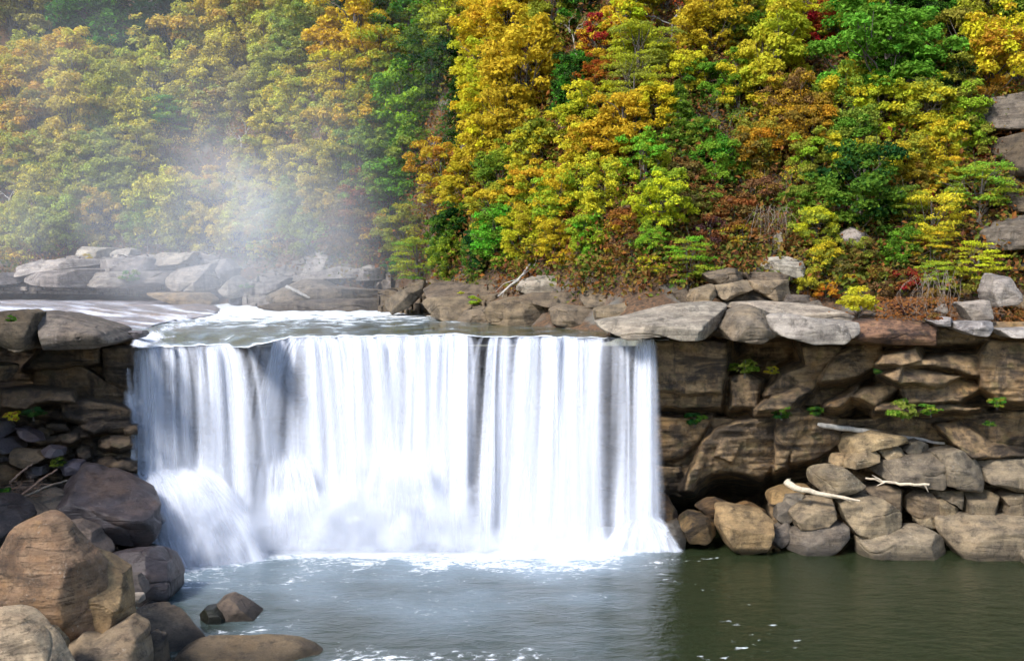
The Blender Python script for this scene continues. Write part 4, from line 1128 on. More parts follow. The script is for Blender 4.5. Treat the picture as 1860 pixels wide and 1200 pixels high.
# where water leaving the lip lands
LAND = [(222, 236), (262, 268), (352, 362), (390, 420), (428, 452), (440, 458), (475, 470), (500, 480), (530, 500), (545, 545), (560, 585), (700, 712), (790, 770), (830, 835), (850, 842), (856, 848), (890, 872), (905, 888), (1040, 1034), (1120, 1110), (1188, 1186)]
LANDY = [(222, 862), (300, 860), (345, 858), (352, 900), (372, 1005), (1192, 1003)]
COLS = (248, 312, 408, 505, 585, 655, 745, 815, 912, 975, 1040, 1110, 1172)
def land_at(px):
    c = min(COLS, key=lambda q: abs(q - px))
    return float(np.clip(lerp_table(c, LAND) + (px - c) * 1.55, 240, 1190))
def group_at(px):
    q = np.array([[px * 0.045, 3.3, 0.5]])
    q2 = np.array([[px * 0.14, 7.3, 0.5]])
    g = 0.55 + 1.5 * pnoise(q)[0] + 1.1 * pnoise(q2)[0]
    return float(np.clip(g, 0.06, 1.35))
specs = []
for i in range(1500):
    px = rw.uniform(226, 1189)
    d = lerp_table(px, DENS)
    g = group_at(px)
    core = np.clip(min(px - 545, 850 - px) / 25, 0, 1)
    g = g + (1 - g) * core * 0.75
    if rw.uniform(0, 1.15) > d * (0.35 + 0.75 * g) + 0.05:
        continue
    a = lip_pt(px)
    lx = land_at(px) + rw.normal(0, 4)
    if px < 352 and rw.uniform() < 0.85:
        ly = lerp_table(px, LANDY)
        b = P(lx, ly, a[1] - rw.uniform(0.6, 1.6))
    else:
        b = PZ(lx, lerp_table(lx, BASE) - 4, -0.05)
        b[1] += rw.uniform(-0.3, 1.3)
    a = a + np.array([0, rw.uniform(-0.1, 0.5), 0.02])
    wide = rw.uniform() < 0.3
    w0 = rw.uniform(0.09, 0.24) * (2.2 if wide else 1)
    w1 = w0 * rw.uniform(1.3, 3.0)
    al = (rw.uniform(0.12, 0.38) if wide else rw.uniform(0.12, 0.5)) * min(1, 0.25 + d * 0.85) * (0.45 + 0.7 * g)
    specs.append((a, b, w0, w1, al, True))
ribbons('curtain', specs)
# broad soft veils between the strands
specs = []
for i in range(420):
    px = rw.uniform(234, 1184)
    d = lerp_table(px, DENS)
    if rw.uniform(0, 1.1) > d + 0.06:
        continue
    a = lip_pt(px)
    lx = land_at(px) + rw.normal(0, 6)
    b = PZ(lx, lerp_table(lx, BASE) - 2, -0.05)
    if px < 352:
        b = P(lx, lerp_table(px, LANDY), a[1] - 1.2)
    b[1] += rw.uniform(-0.2, 0.9)
    specs.append((a + np.array([0, 0.25, 0]), b, rw.uniform(0.3, 0.7), rw.uniform(0.6, 1.4), rw.uniform(0.14, 0.40) * d * (0.4 + 0.7 * group_at(px)), True))
ribbons('veil', specs)
# side arcs leaving the lip sideways around the open gaps
specs = []
for (x0, x1, xe0, xe1, ye, num) in ((400, 424, 436, 462, 1004, 60), (520, 556, 452, 500, 840, 60), (832, 850, 824, 846, 1003, 55), (892, 905, 872, 890, 1003, 40)):
    for i in range(num):
        px = rw.uniform(x0, x1)
        a = lip_pt(px)
        lx = xe0 + (xe1 - xe0) * (px - x0) / (x1 - x0) + rw.normal(0, 3)
        b = PZ(lx, ye, -0.05) if ye > 990 else P(lx, ye, a[1] - 1.5)
        specs.append((a, b, rw.uniform(0.05, 0.15), rw.uniform(0.15, 0.4), rw.uniform(0.12, 0.4), True))
ribbons('side_arc', specs)
# water bouncing off the rocks at the foot and fanning out
specs = []
def fan(n, sx, sy, sY, ex, ey, w=(0.12, 0.5), al=(0.2, 0.6), lift=0.5):
    for i in range(n):
        u = rw.uniform()
        px = sx[0] + (sx[1] - sx[0]) * u
        a = P(px, sy[0] + (sy[1] - sy[0]) * u + rw.uniform(-12, 10), sY + rw.uniform(-0.4, 0.4))
        le = ex[0] + (ex[1] - ex[0]) * np.clip(u + rw.normal(0, 0.10), 0, 1)
        b = PZ(le, ey[0] + (ey[1] - ey[0]) * u + rw.uniform(-4, 6), -0.05)
        k = rw.uniform(0.6, 1.5)
        specs.append((a, b, w[0] * k, w[1] * k, rw.uniform(*al), True))
fan(420, (238, 362), (858, 852), 80.6, (286, 470), (1030, 1010), (0.2, 0.7), (0.25, 0.7))
fan(90, (318, 352), (800, 812), 81.0, (330, 400), (900, 1000), (0.12, 0.4), (0.1, 0.3))
fan(110, (466, 548), (832, 826), 82.0, (440, 590), (996, 996), (0.14, 0.5), (0.12, 0.45))
fan(90, (690, 760), (826, 820), 81.8, (660, 800), (998, 998), (0.25, 0.8), (0.08, 0.3))
for (x0, y0, x1, y1) in ((398, 574, 345, 586), (345, 586, 300, 594), (300, 594, 262, 606), (262, 606, 240, 616)):
    for i in range(40):
        u = rw.uniform()
        a = PZ(x0 + (x1 - x0) * u, y0 + (y1 - y0) * u - rw.uniform(-1, 7), 16.0)
        b = PZ(x0 + (x1 - x0) * u + rw.uniform(2, 26), y0 + (y1 - y0) * u + rw.uniform(6, 16), 15.66)
        specs.append((a, b, 0.12, rw.uniform(0.3, 0.9), rw.uniform(0.1, 0.5), True))
fan(150, (1156, 1178), (944, 942), 82.2, (1100, 1232), (1000, 998), (0.14, 0.42), (0.12, 0.4))
ribbons('splash_fan', specs, fade=0.16)
# the rocks the water breaks on
for lb, poly, Y in (('dark dome of rock behind the fan of water left of the middle of the falls', [(466,835),(490,822),(520,820),(548,830),(566,880),(570,1000),(452,1000),(456,880)], 84.0),
                    ('dark rock under the splash mound at the end of the falls', [(1118,985),(1140,952),(1165,942),(1192,950),(1216,985),(1222,1010),(1112,1010)], 83.4),
                    ('dark rock hidden under the white fan beside the great dark boulder', [(236,866),(262,852),(330,848),(362,862),(390,930),(420,1020),(300,1030),(270,960)], 82.2),
                    ('dark rock behind the thickest white water in mid falls', [(680,840),(700,822),(740,818),(768,834),(790,1000),(660,1000)], 84.2)):
    boulder(lb, poly, Y, 1.6, 'wet', (1.0, 0.95, 1.0), seed=71, n=18)

def build_spray():
    """droplets thrown up at the foot of the falls: many thin soft shreds of white water"""
    rs = np.random.RandomState(4)
    N, K = 2600, 9
    px = np.where(rs.uniform(size=N) < 0.35, rs.normal(385, 62, N), np.where(rs.uniform(size=N) < 0.6, rs.normal(690, 130, N), rs.uniform(430, 1130, N)))
    px = np.clip(px, 290, 1215)
    b = PZ(px, lerp_table(px, BASE) - 3, 0.05)
    hgt = np.interp(px, [290, 340, 450, 600, 720, 850, 900, 1200], [2.2, 3.2, 2.2, 3.0, 3.4, 2.2, 1.1, 0.7])
    b[:, 2] += np.abs(rs.normal(size=N)) * hgt * 0.75
    b[:, 1] += rs.normal(size=N) * 0.8 - 0.5
    r = rs.uniform(0.5, 1.3, N) * np.interp(px, [850, 900], [1.1, 0.6])
    nr = rs.normal(size=(N, 3)) * 0.45 + np.array([-0.2, -1, 0.3])
    nr /= np.linalg.norm(nr, axis=1)[:, None]
    t = np.cross(nr, rs.normal(size=(N, 3)))
    t /= np.linalg.norm(t, axis=1)[:, None]
    s = np.cross(nr, t)
    ang = np.linspace(0, 2 * math.pi, K, endpoint=False)
    jag = rs.uniform(0.75, 1.25, (N, K))
    ring = b[:, None] + (r[:, None] * jag)[..., None] * (np.cos(ang)[None, :, None] * t[:, None] * 1.5 + np.sin(ang)[None, :, None] * s[:, None])
    mid = b[:, None] + (r[:, None] * jag * 0.5)[..., None] * (np.cos(ang)[None, :, None] * t[:, None] * 1.5 + np.sin(ang)[None, :, None] * s[:, None])
    V = np.concatenate([b[:, None], mid, ring], 1)
    V[..., 2] = np.maximum(V[..., 2], 0.06)
    al = rs.uniform(0.05, 0.17, N)
    A = np.concatenate([al[:, None], np.repeat(al[:, None] * 0.55, K, 1), np.zeros((N, K))], 1)
    o = np.arange(N)[:, None] * (2 * K + 1)
    i = np.arange(K)
    tri = np.stack([0 * i, 1 + i, 1 + (i + 1) % K], 1)
    quad = np.stack([1 + i, 1 + K + i, 1 + K + (i + 1) % K, 1 + (i + 1) % K], 1)
    me = mesh_data('spray', V.reshape(-1, 3) - FL, [(o[:, :, None] + tri[None]).reshape(-1, 3), (o[:, :, None] + quad[None]).reshape(-1, 4)])
    float_attr(me, 'thickness', A.ravel())
    set_props(link_obj('spray', me, M['falling'], falls), kind='stuff')
build_spray()
# ------------------------------------------------------------------ trees
def leaf_mesh(name, centers, normals, sizes, rnd, clump, aspect=0.62):
    """one small folded leaf spray (two triangles) at every centre"""
    n = len(centers)
    rs = np.random.RandomState(n)
    nrm = normals / (np.linalg.norm(normals, axis=1)[:, None] + 1e-9)
    t = np.cross(nrm, rs.normal(size=(n, 3)))
    t /= np.linalg.norm(t, axis=1)[:, None] + 1e-9
    b = np.cross(nrm, t)
    s = sizes[:, None]
    fold = nrm * s * 0.22
    v = np.stack([centers - t * s, centers - b * s * aspect + fold, centers + t * s, centers + b * s * aspect + fold], 1).reshape(-1, 3)
    k = np.arange(n)[:, None] * 4
    f = np.concatenate([k + np.array([0, 1, 2]), k + np.array([0, 2, 3])])
    me = mesh_data(name, v, f, smooth=False)
    float_attr(me, 'leaf_rnd', np.repeat(rnd, 4))
    float_attr(me, 'clump_rnd', np.repeat(clump, 4))
    me.materials.append(M['leaf'])
    return me

def limb(a, b, r0, r1, rs, n=6, bend=0.08):
    t = np.linspace(0, 1, n)[:, None]
    p = a + (b - a) * t
    L = np.linalg.norm(b - a)
    p = p + np.sin(t * math.pi) * rs.normal(size=3) * L * bend + rs.normal(size=(n, 3)) * L * 0.012 * np.sin(t * math.pi)
    return tube(p, np.linspace(r0, r1, n), 5)

def make_broadleaf(seed, nleaf, leaf, clumps=40, tall=1.1, spread=1.0, sparse=0.0, trunk_mat='bark', limbs=16, flat=0.6, low=-0.75, H=1.45, rmin=0.17, rmax=0.34, lumpy=0.32):
    """crown of radius about 1 centred at z = 1.45 on a trunk standing at z = 0"""
    rs = np.random.RandomState(seed)
    C = []
    while len(C) < clumps:
        d = rs.normal(size=3)
        d /= np.linalg.norm(d)
        if d[2] < low:
            continue
        r = rs.uniform(0.35, 1.0) ** 0.6
        lump = 1 + lumpy * pnoise((d * 1.7 + seed)[None])[0]
        C.append(np.array([d[0] * spread, d[1] * spread, d[2] * tall]) * r * lump * 0.86)
    C = np.array(C)
    rad = rs.uniform(rmin, rmax, clumps)
    wts = rad ** 2
    ci = rs.choice(clumps, nleaf, p=wts / wts.sum())
    d = rs.normal(size=(nleaf, 3))
    d /= np.linalg.norm(d, axis=1)[:, None]
    d[:, 2] = np.where(d[:, 2] < -0.35, -d[:, 2], d[:, 2])
    rr = rs.uniform(0.25, 1.12, nleaf) ** 0.6
    # sprays: leaves gather on a few twigs of the clump
    pos = C[ci] + d * (rad[ci] * rr)[:, None] * np.array([1.15, 1.15, flat])
    pos += fbm(pos * 6 + seed, 2)[:, None] * d * 0.10
    nrm = d * 0.7 + np.array([0, 0, 0.55]) + rs.normal(size=(nleaf, 3)) * 0.55
    sz = leaf * rs.uniform(0.6, 1.35, nleaf)
    cr = rs.uniform(0, 1, clumps)[ci]
    me_c = leaf_mesh('crown', pos, nrm, sz, rs.uniform(0, 1, nleaf), cr)
    parts = []
    base = np.array([0, 0, -H - 0.35])
    top = np.array([rs.normal() * 0.08, rs.normal() * 0.08, 0.55])
    tp = np.linspace(0, 1, 9)[:, None]
    path = base + (top - base) * tp + np.sin(tp * 3 + seed) * np.array([0.05, 0.04, 0])
    parts.append(tube(path, np.linspace(0.075, 0.018, 9), 7))
    order = np.argsort(-rad)[:limbs]
    for k in order:
        h = np.clip(rs.uniform(0.30, 0.85), 0, 1)
        i = h * 8
        a = path[int(i)] + (path[min(8, int(i) + 1)] - path[int(i)]) * (i - int(i))
        if a[2] > C[k][2] + 0.15:
            a = path[3]
        parts.append(limb(a, C[k], 0.026 * (1.1 - h * 0.6), 0.006, rs))
        for q in range(2):
            e = C[k] + rs.normal(size=3) * rad[k] * 0.8
            parts.append(limb(a + (C[k] - a) * 0.65, e, 0.009, 0.003, rs, 4))
    v, f = join(parts)
    me_t = mesh_data('trunk', v + np.array([0, 0, H]), f)
    me_t.materials.append(M[trunk_mat])
    me_c.transform(__import__('mathutils').Matrix.Translation((0, 0, H)))
    return me_t, me_c

def make_conifer(seed, nleaf, leaf, tiers=15, height=2.7, width=0.85, droop=0.25, gap=0.0):
    rs = np.random.RandomState(seed)
    pos, nrm, cl = [], [], []
    parts = [tube(np.array([[0, 0, -0.3], [0.02, 0, height * 0.5], [0, 0.02, height]]), [0.055, 0.035, 0.008], 6)]
    nb = tiers * 7
    per = nleaf // nb
    for k in range(nb):
        h = (k / nb) ** 0.9
        z = 0.25 + h * (height - 0.3)
        if rs.uniform() < gap:
            continue
        L = width * (1 - h) ** 0.75 * rs.uniform(0.65, 1.15) + 0.06
        a = rs.uniform(0, 2 * math.pi)
        e = np.array([math.cos(a) * L, math.sin(a) * L, z + L * (0.18 - droop * rs.uniform(0.5, 1.6))])
        s = np.array([0, 0, z])
        mid = (s + e) / 2 + np.array([0, 0, L * 0.12])
        parts.append(tube(np.array([s, mid, e]), [0.016, 0.010, 0.003], 4))
        t = rs.uniform(0.15, 1.05, per)[:, None]
        pt = s * (1 - t) ** 2 + 2 * mid * t * (1 - t) + e * t * t
        side = np.array([-math.sin(a), math.cos(a), 0])
        wd = L * 0.34 * np.sin(np.clip(t, 0, 1) * math.pi * 0.8 + 0.4)
        pt = pt + side * rs.normal(size=(per, 1)) * wd * 0.7 + np.array([0, 0, 1]) * (rs.normal(size=(per, 1)) * 0.025 - np.abs(rs.normal(size=(per, 1))) * 0.035)
        pos.append(pt)
        nrm.append(np.array([0, 0, 1.0]) + rs.normal(size=(per, 3)) * 0.5)
        cl.append(np.full(per, rs.uniform()))
    pos, nrm, cl = np.concatenate(pos), np.concatenate(nrm), np.concatenate(cl)
    n = len(pos)
    me_c = leaf_mesh('crown', pos, nrm, leaf * rs.uniform(0.6, 1.3, n), rs.uniform(0, 1, n), cl, 0.32)
    v, f = join(parts)
    me_t = mesh_data('trunk', v, f)
    me_t.materials.append(M['bark'])
    return me_t, me_c

def make_bare(seed, nleaf, leaf, mat):
    rs = np.random.RandomState(seed)
    parts, tips = [], []
    def grow(a, d, L, r, lev):
        e = a + d * L
        parts.append(limb(a, e, r, r * 0.6, rs, 5, 0.06))
        tips.append(e)
        if lev == 0:
            return
        for q in range(rs.randint(2, 4)):
            nd = d + rs.normal(size=3) * 0.5 + np.array([0, 0, 0.12])
            nd /= np.linalg.norm(nd)
            grow(a + d * L * rs.uniform(0.5, 1.0), nd, L * rs.uniform(0.5, 0.8), r * 0.55, lev - 1)
    grow(np.array([0, 0, -0.3]), np.array([0.05, 0, 1.0]), 1.2, 0.045, 4)
    v, f = join(parts)
    me_t = mesh_data('trunk', v, f)
    me_t.materials.append(M[mat])
    tips = np.array(tips)
    ci = rs.choice(len(tips), nleaf)
    pos = tips[ci] + rs.normal(size=(nleaf, 3)) * 0.07
    me_c = leaf_mesh('crown', pos, rs.normal(size=(nleaf, 3)), leaf * rs.uniform(0.6, 1.3, nleaf), rs.uniform(0, 1, nleaf), rs.uniform(0, 1, len(tips))[ci])
    return me_t, me_c

TREES = {'b': [], 'c': [], 'f': [], 'n': [], 's': [], 't': []}
for i, (cl, tl, sp, fl) in enumerate(((44, 1.05, 1.0, 0.6), (38, 1.25, 0.9, 0.55), (52, 1.0, 1.1, 0.6), (34, 1.15, 1.0, 0.5), (46, 1.3, 0.95, 0.65), (40, 0.95, 1.15, 0.5), (56, 1.1, 1.0, 0.55), (36, 1.2, 1.05, 0.6), (48, 1.05, 1.0, 0.5))):
    TREES['b'].append(make_broadleaf(10 + i, 13500, 0.040, cl * 2 + 10, tl * 1.12, sp, flat=fl + 0.3, low=-0.95, rmin=0.09, rmax=0.24, lumpy=0.6, limbs=24))
for i in range(3):
    TREES['c'].append(make_conifer(40 + i, 9000, 0.055, 16, 2.7, 0.8, 0.3))
for i in range(3):
    TREES['f'].append(make_broadleaf(50 + i, 8500, 0.032, 60, 1.0, 1.15, flat=0.28, low=-0.9))
for i in range(2):
    TREES['n'].append(make_bare(60 + i, 500, 0.035, 'bark_pale' if i else 'bark'))
for i in range(3):
    TREES['t'].append(make_broadleaf(90 + i, 1500, 0.085, 22, 0.55, 1.15, limbs=6, flat=0.6, low=-1.1, H=0.35))
for i in range(4):
    TREES['s'].append(make_broadleaf(70 + i, 3600, 0.055, 30, 0.8, 1.1, limbs=20, flat=0.7, low=-1.1))

PAL = {
 'gold': ((0.66, 0.49, 0.04), 'golden'), 'yel': ((0.70, 0.58, 0.04), 'bright yellow'), 'yg': ((0.43, 0.47, 0.04), 'yellow-green'), 'grn': ((0.13, 0.27, 0.03), 'green'),
 'dk': ((0.028, 0.075, 0.02), 'dark green'), 'olv': ((0.33, 0.35, 0.05), 'olive'), 'org': ((0.62, 0.36, 0.035), 'orange'), 'rust': ((0.30, 0.13, 0.04), 'rust brown'),
 'red': ((0.42, 0.035, 0.03), 'red'), 'pale': ((0.42, 0.40, 0.18), 'pale straw'), 'brn': ((0.24, 0.15, 0.06), 'brown'), 'pur': ((0.11, 0.05, 0.06), 'purplish'), 'lime': ((0.27, 0.46, 0.04), 'lime green'),
}
# crown centre (photo pixels), crown half width (pixels), kind, two leaf colours, own label or None
TL = [
 # --- hazy far slope on the left, top to bottom
 (20, -10, 60, 'b', 'brn', 'olv'), (75, 5, 55, 'b', 'olv', 'brn'), (150, 40, 80, 'c', 'dk', 'grn'), (215, 45, 80, 'c', 'dk', 'grn'), (285, 55, 85, 'c', 'dk', 'dk'), (120, 0, 50, 'c', 'dk', 'grn'), (350, 10, 55, 'c', 'grn', 'dk'),
 (55, 103, 44, 'b', 'yg', 'olv'), (15, 138, 42, 'b', 'gold', 'yg'), (112, 133, 56, 'b', 'gold', 'org'), (182, 120, 40, 'b', 'gold', 'yel'), (234, 138, 37, 'b', 'yel', 'olv'),
 (330, 85, 70, 'b', 'gold', 'olv'), (405, 35, 52, 'b', 'gold', 'org'), (462, 30, 50, 'b', 'org', 'olv'), (490, 75, 52, 'b', 'olv', 'yg'), (545, 60, 50, 'b', 'olv', 'grn'), (440, -15, 55, 'b', 'gold', 'olv'), (560, 5, 52, 'b', 'grn', 'olv'), (510, -10, 50, 'b', 'org', 'olv'),
 (30, 160, 54, 'b', 'org', 'gold'), (135, 165, 62, 'b', 'org', 'gold'), (205, 170, 50, 'b', 'yg', 'olv'), (285, 150, 58, 'b', 'gold', 'yg'), (372, 150, 56, 'b', 'olv', 'gold'), (458, 165, 44, 'b', 'pale', 'olv', 'whitish olive tree standing pale against the hazy slope'), (530, 130, 52, 'b', 'grn', 'olv'), (420, 100, 50, 'b', 'olv', 'gold'),
 (62, 225, 56, 'b', 'org', 'brn'), (132, 245, 58, 'b', 'gold', 'org'), (188, 225, 46, 'b', 'olv', 'grn'), (245, 210, 48, 'b', 'olv', 'yel'), (308, 205, 42, 'f', 'lime', 'grn', 'slanting bright green tree in the middle of the hazy slope'), (378, 205, 46, 'b', 'rust', 'olv'), (500, 205, 52, 'b', 'olv', 'gold'), (560, 180, 48, 'b', 'gold', 'yg'),
 (435, 240, 48, 'n', 'pale', 'brn', 'bare whitish tree with forking branches in the hazy slope'), (590, 235, 48, 'b', 'gold', 'olv'),
 (22, 285, 48, 'b', 'yg', 'grn'), (68, 300, 48, 'b', 'org', 'olv'), (122, 300, 52, 'b', 'pale', 'olv'), (178, 290, 50, 'b', 'olv', 'grn'), (250, 275, 48, 'b', 'gold', 'olv'), (315, 285, 42, 'n', 'brn', 'pur', 'purplish thinning tree left of the bare whitish tree'), (375, 290, 48, 'n', 'gold', 'brn', 'thin-trunked tree losing its leaves inside the mist'), (465, 300, 46, 'b', 'gold', 'olv'), (540, 295, 42, 'b', 'pale', 'yel', 'pale cream-leaved tree at the top of the mist plume'), (605, 300, 48, 'b', 'olv', 'org'),
 (14, 345, 40, 'n', 'yel', 'pale', 'white-trunked birch-like tree with few yellow leaves at the picture edge'), (72, 350, 46, 'b', 'olv', 'gold'), (135, 350, 46, 'b', 'olv', 'yg'), (200, 335, 48, 'b', 'grn', 'olv'), (290, 385, 56, 'b', 'yg', 'yel'), (235, 350, 40, 'b', 'grn', 'olv'), (335, 350, 42, 'b', 'org', 'gold'), (405, 350, 46, 'b', 'gold', 'olv'), (470, 370, 48, 'b', 'gold', 'yel'), (530, 385, 44, 'b', 'olv', 'grn'), (585, 365, 44, 'b', 'org', 'brn'),
 (22, 415, 44, 'b', 'yel', 'yg'), (68, 410, 46, 'b', 'yg', 'olv'), (122, 405, 44, 'b', 'grn', 'yg'), (172, 395, 42, 'b', 'gold', 'brn'), (258, 412, 36, 'b', 'grn', 'lime'), (320, 420, 36, 'b', 'grn', 'olv'), (370, 415, 40, 'b', 'gold', 'org'), (430, 420, 40, 'b', 'yel', 'gold'), (500, 425, 40, 'b', 'gold', 'olv'), (565, 420, 40, 'b', 'grn', 'olv'), (630, 400, 40, 's', 'rust', 'brn'), (655, 345, 42, 's', 'rust', 'olv'), (470, 455, 22, 's', 'yel', 'yg'), (100, 440, 30, 's', 'yg', 'olv'), (30, 455, 26, 's', 'org', 'brn'), (680, 420, 36, 's', 'rust', 'org'), (610, 445, 30, 's', 'brn', 'rust'),
 # --- clear slope, middle
 (640, 65, 70, 'b', 'gold', 'yel', 'big golden tree where the clear slope meets the haze'), (700, 125, 58, 'b', 'gold', 'yg'), (740, 45, 55, 'b', 'olv', 'grn'), (620, 145, 50, 'b', 'yel', 'gold'), (690, 15, 50, 'b', 'dk', 'grn'), (640, -30, 50, 'c', 'dk', 'dk'), (760, -10, 50, 'b', 'dk', 'olv'),
 (815, 40, 60, 'b', 'yg', 'gold'), (880, 55, 55, 'b', 'gold', 'yel'), (940, 25, 60, 'b', 'yel', 'gold'), (1005, 25, 52, 'b', 'yg', 'olv'), (1045, 50, 46, 'n', 'olv', 'brn', 'bare dark tree with a pale trunk in a gap near the top'), (870, -20, 55, 'b', 'olv', 'yg'), (1060, -10, 50, 'b', 'dk', 'grn'),
 (1095, 75, 42, 'b', 'red', 'org', 'scarlet tree beside the gap with the pale bare trunk'), (1135, 35, 52, 'b', 'gold', 'yel'), (1165, 90, 56, 'f', 'yg', 'olv'), (1222, 25, 46, 'n', 'pur', 'red', 'bare purplish thicket tree at the top of the slope'), (1170, -10, 45, 'b', 'yg', 'gold'),
 (725, 205, 68, 'b', 'grn', 'yg', 'wide green tree flecked with yellow left of the dark hemlock'), (790, 115, 55, 'b', 'grn', 'dk'), (832, 205, 44, 'c', 'dk', 'grn', 'dark hemlock alone among yellow crowns mid slope'), (870, 125, 46, 'b', 'yel', 'gold'), (955, 130, 82, 'b', 'gold', 'org', 'largest orange-gold tree in the middle of the slope'), (880, 195, 48, 'b', 'yel', 'yg'), (1045, 155, 48, 'b', 'dk', 'grn'), (1090, 140, 36, 'b', 'org', 'red'), (1150, 160, 50, 'f', 'olv', 'yg'),
 (650, 215, 48, 'b', 'gold', 'olv'), (660, 285, 46, 'b', 'grn', 'olv'), (735, 290, 52, 'b', 'grn', 'olv'), (880, 270, 50, 'b', 'gold', 'yel'), (930, 225, 52, 'b', 'yel', 'org'), (975, 275, 52, 'b', 'yel', 'olv'), (1060, 205, 52, 'b', 'yg', 'yel'), (1125, 235, 58, 'b', 'gold', 'org'), (1070, 275, 52, 'b', 'org', 'gold'), (1232, 225, 44, 'c', 'grn', 'olv', 'soft green hemlock at the edge of the rocky gap'), (1175, 295, 48, 'b', 'yg', 'lime'), (1238, 315, 34, 's', 'rust', 'brn'), (1190, 200, 44, 'b', 'yel', 'gold'),
 (715, 345, 48, 'b', 'grn', 'lime'), (800, 305, 48, 'b', 'org', 'gold'), (840, 340, 46, 'b', 'gold', 'org'), (815, 376, 14, 's', 'red', 'org', 'small scarlet bush in the dark undergrowth'), (910, 315, 46, 'b', 'grn', 'yg'), (965, 340, 46, 'b', 'yel', 'yg'), (900, 375, 44, 'b', 'gold', 'olv'), (1015, 370, 48, 'b', 'yel', 'yg'), (1035, 310, 36, 'n', 'brn', 'gold', 'bundle of bare brown twigs between yellow crowns'), (1095, 345, 48, 'b', 'yg', 'yel'), (1140, 405, 36, 's', 'rust', 'org'), (1205, 365, 52, 'b', 'lime', 'yel', 'bright lime and yellow tree above the brown shelf'),
 (735, 420, 44, 'b', 'yg', 'olv'), (760, 470, 46, 'f', 'yg', 'lime', 'drooping yellow-green tree over the river beside the tilted block'), (820, 425, 44, 'b', 'grn', 'dk'), (815, 470, 36, 'b', 'grn', 'yg'), (870, 460, 38, 'b', 'grn', 'dk'), (905, 430, 44, 'b', 'grn', 'lime'), (960, 430, 42, 'b', 'yg', 'yel'), (808, 438, 20, 's', 'org', 'gold'), (715, 485, 20, 's', 'dk', 'grn'), (1010, 440, 34, 'b', 'yel', 'org'), (1068, 430, 40, 'b', 'yg', 'lime'), (1030, 470, 22, 's', 'org', 'gold'), (1118, 470, 30, 's', 'rust', 'org'), (1070, 475, 22, 's', 'lime', 'yg'), (1185, 440, 30, 'b', 'lime', 'yg'), (1180, 480, 24, 's', 'yel', 'gold'), (1250, 475, 42, 'f', 'yg', 'lime', 'feathery yellow-green bush hanging over the stacked outcrop'), (920, 475, 24, 's', 'grn', 'yg'), (960, 480, 22, 's', 'olv', 'brn'), (1150, 440, 26, 's', 'rust', 'pur'),
 # --- clear slope, right
 (1292, 45, 56, 'b', 'gold', 'org'), (1352, 35, 52, 'b', 'olv', 'grn'), (1425, 30, 52, 'b', 'yel', 'gold'), (1405, 110, 72, 'b', 'gold', 'yg', 'broad golden tree left of the crimson tree'), (1490, 52, 36, 'b', 'red', 'red', 'crimson tree at the top of the slope'), (1545, 40, 56, 'b', 'yg', 'grn'), (1605, 85, 92, 'b', 'grn', 'lime', 'largest green maple at the top of the slope'), (1640, 145, 52, 'b', 'grn', 'grn'), (1690, 20, 52, 'b', 'dk', 'grn'), (1745, 60, 50, 'b', 'olv', 'yg'), (1805, 95, 66, 'b', 'org', 'gold', 'big orange tree at the top by the picture edge'), (1850, 20, 50, 'b', 'grn', 'olv'), (1290, -15, 50, 'b', 'gold', 'rust'), (1790, -10, 52, 'b', 'olv', 'gold'), (1605, -25, 60, 'b', 'dk', 'grn'),
 (1242, 128, 40, 'b', 'gold', 'yel'), (1285, 145, 38, 'b', 'grn', 'lime'), (1340, 165, 44, 'b', 'grn', 'gold'), (1430, 190, 48, 'b', 'brn', 'org'), (1470, 230, 48, 'b', 'org', 'rust'), (1380, 265, 46, 'b', 'org', 'olv'), (1530, 180, 48, 'b', 'yel', 'olv'), (1555, 245, 50, 'b', 'grn', 'olv'), (1605, 195, 50, 'b', 'yg', 'yel'), (1685, 205, 56, 'b', 'yel', 'olv'), (1755, 235, 48, 'b', 'olv', 'yg'), (1710, 265, 44, 'b', 'yel', 'yg'), (1300, 300, 42, 'b', 'lime', 'grn', 'lone lime green tree below the rocky gap'), (1350, 290, 40, 'b', 'org', 'brn'), (1480, 285, 46, 'b', 'olv', 'yg'), (1535, 285, 40, 'b', 'yel', 'gold'), (1650, 300, 46, 'b', 'gold', 'olv'), (1270, 250, 36, 'b', 'olv', 'grn'), (1740, 150, 44, 'b', 'dk', 'olv'), (1790, 180, 34, 's', 'org', 'rust'), (1310, 215, 38, 'n', 'grn', 'olv', 'slender pale-stemmed tree in the rocky gap'), (1600, 300, 40, 'b', 'olv', 'yel'),
 (1420, 350, 34, 'n', 'yel', 'yel', 'slim sapling with sparse bright yellow leaves'), (1330, 385, 42, 's', 'rust', 'brn'), (1375, 350, 36, 's', 'brn', 'rust'), (1290, 425, 36, 's', 'rust', 'pur'), (1345, 430, 36, 's', 'rust', 'org'), (1390, 415, 30, 's', 'brn', 'rust'), (1560, 345, 78, 'b', 'grn', 'dk', 'deep green maple leaning over the cliff'), (1485, 415, 40, 'b', 'olv', 'gold'), (1460, 370, 36, 'b', 'grn', 'olv'), (1250, 370, 36, 's', 'olv', 'brn'), (1280, 360, 34, 's', 'rust', 'olv'), (1440, 440, 26, 's', 'rust', 'brn'),
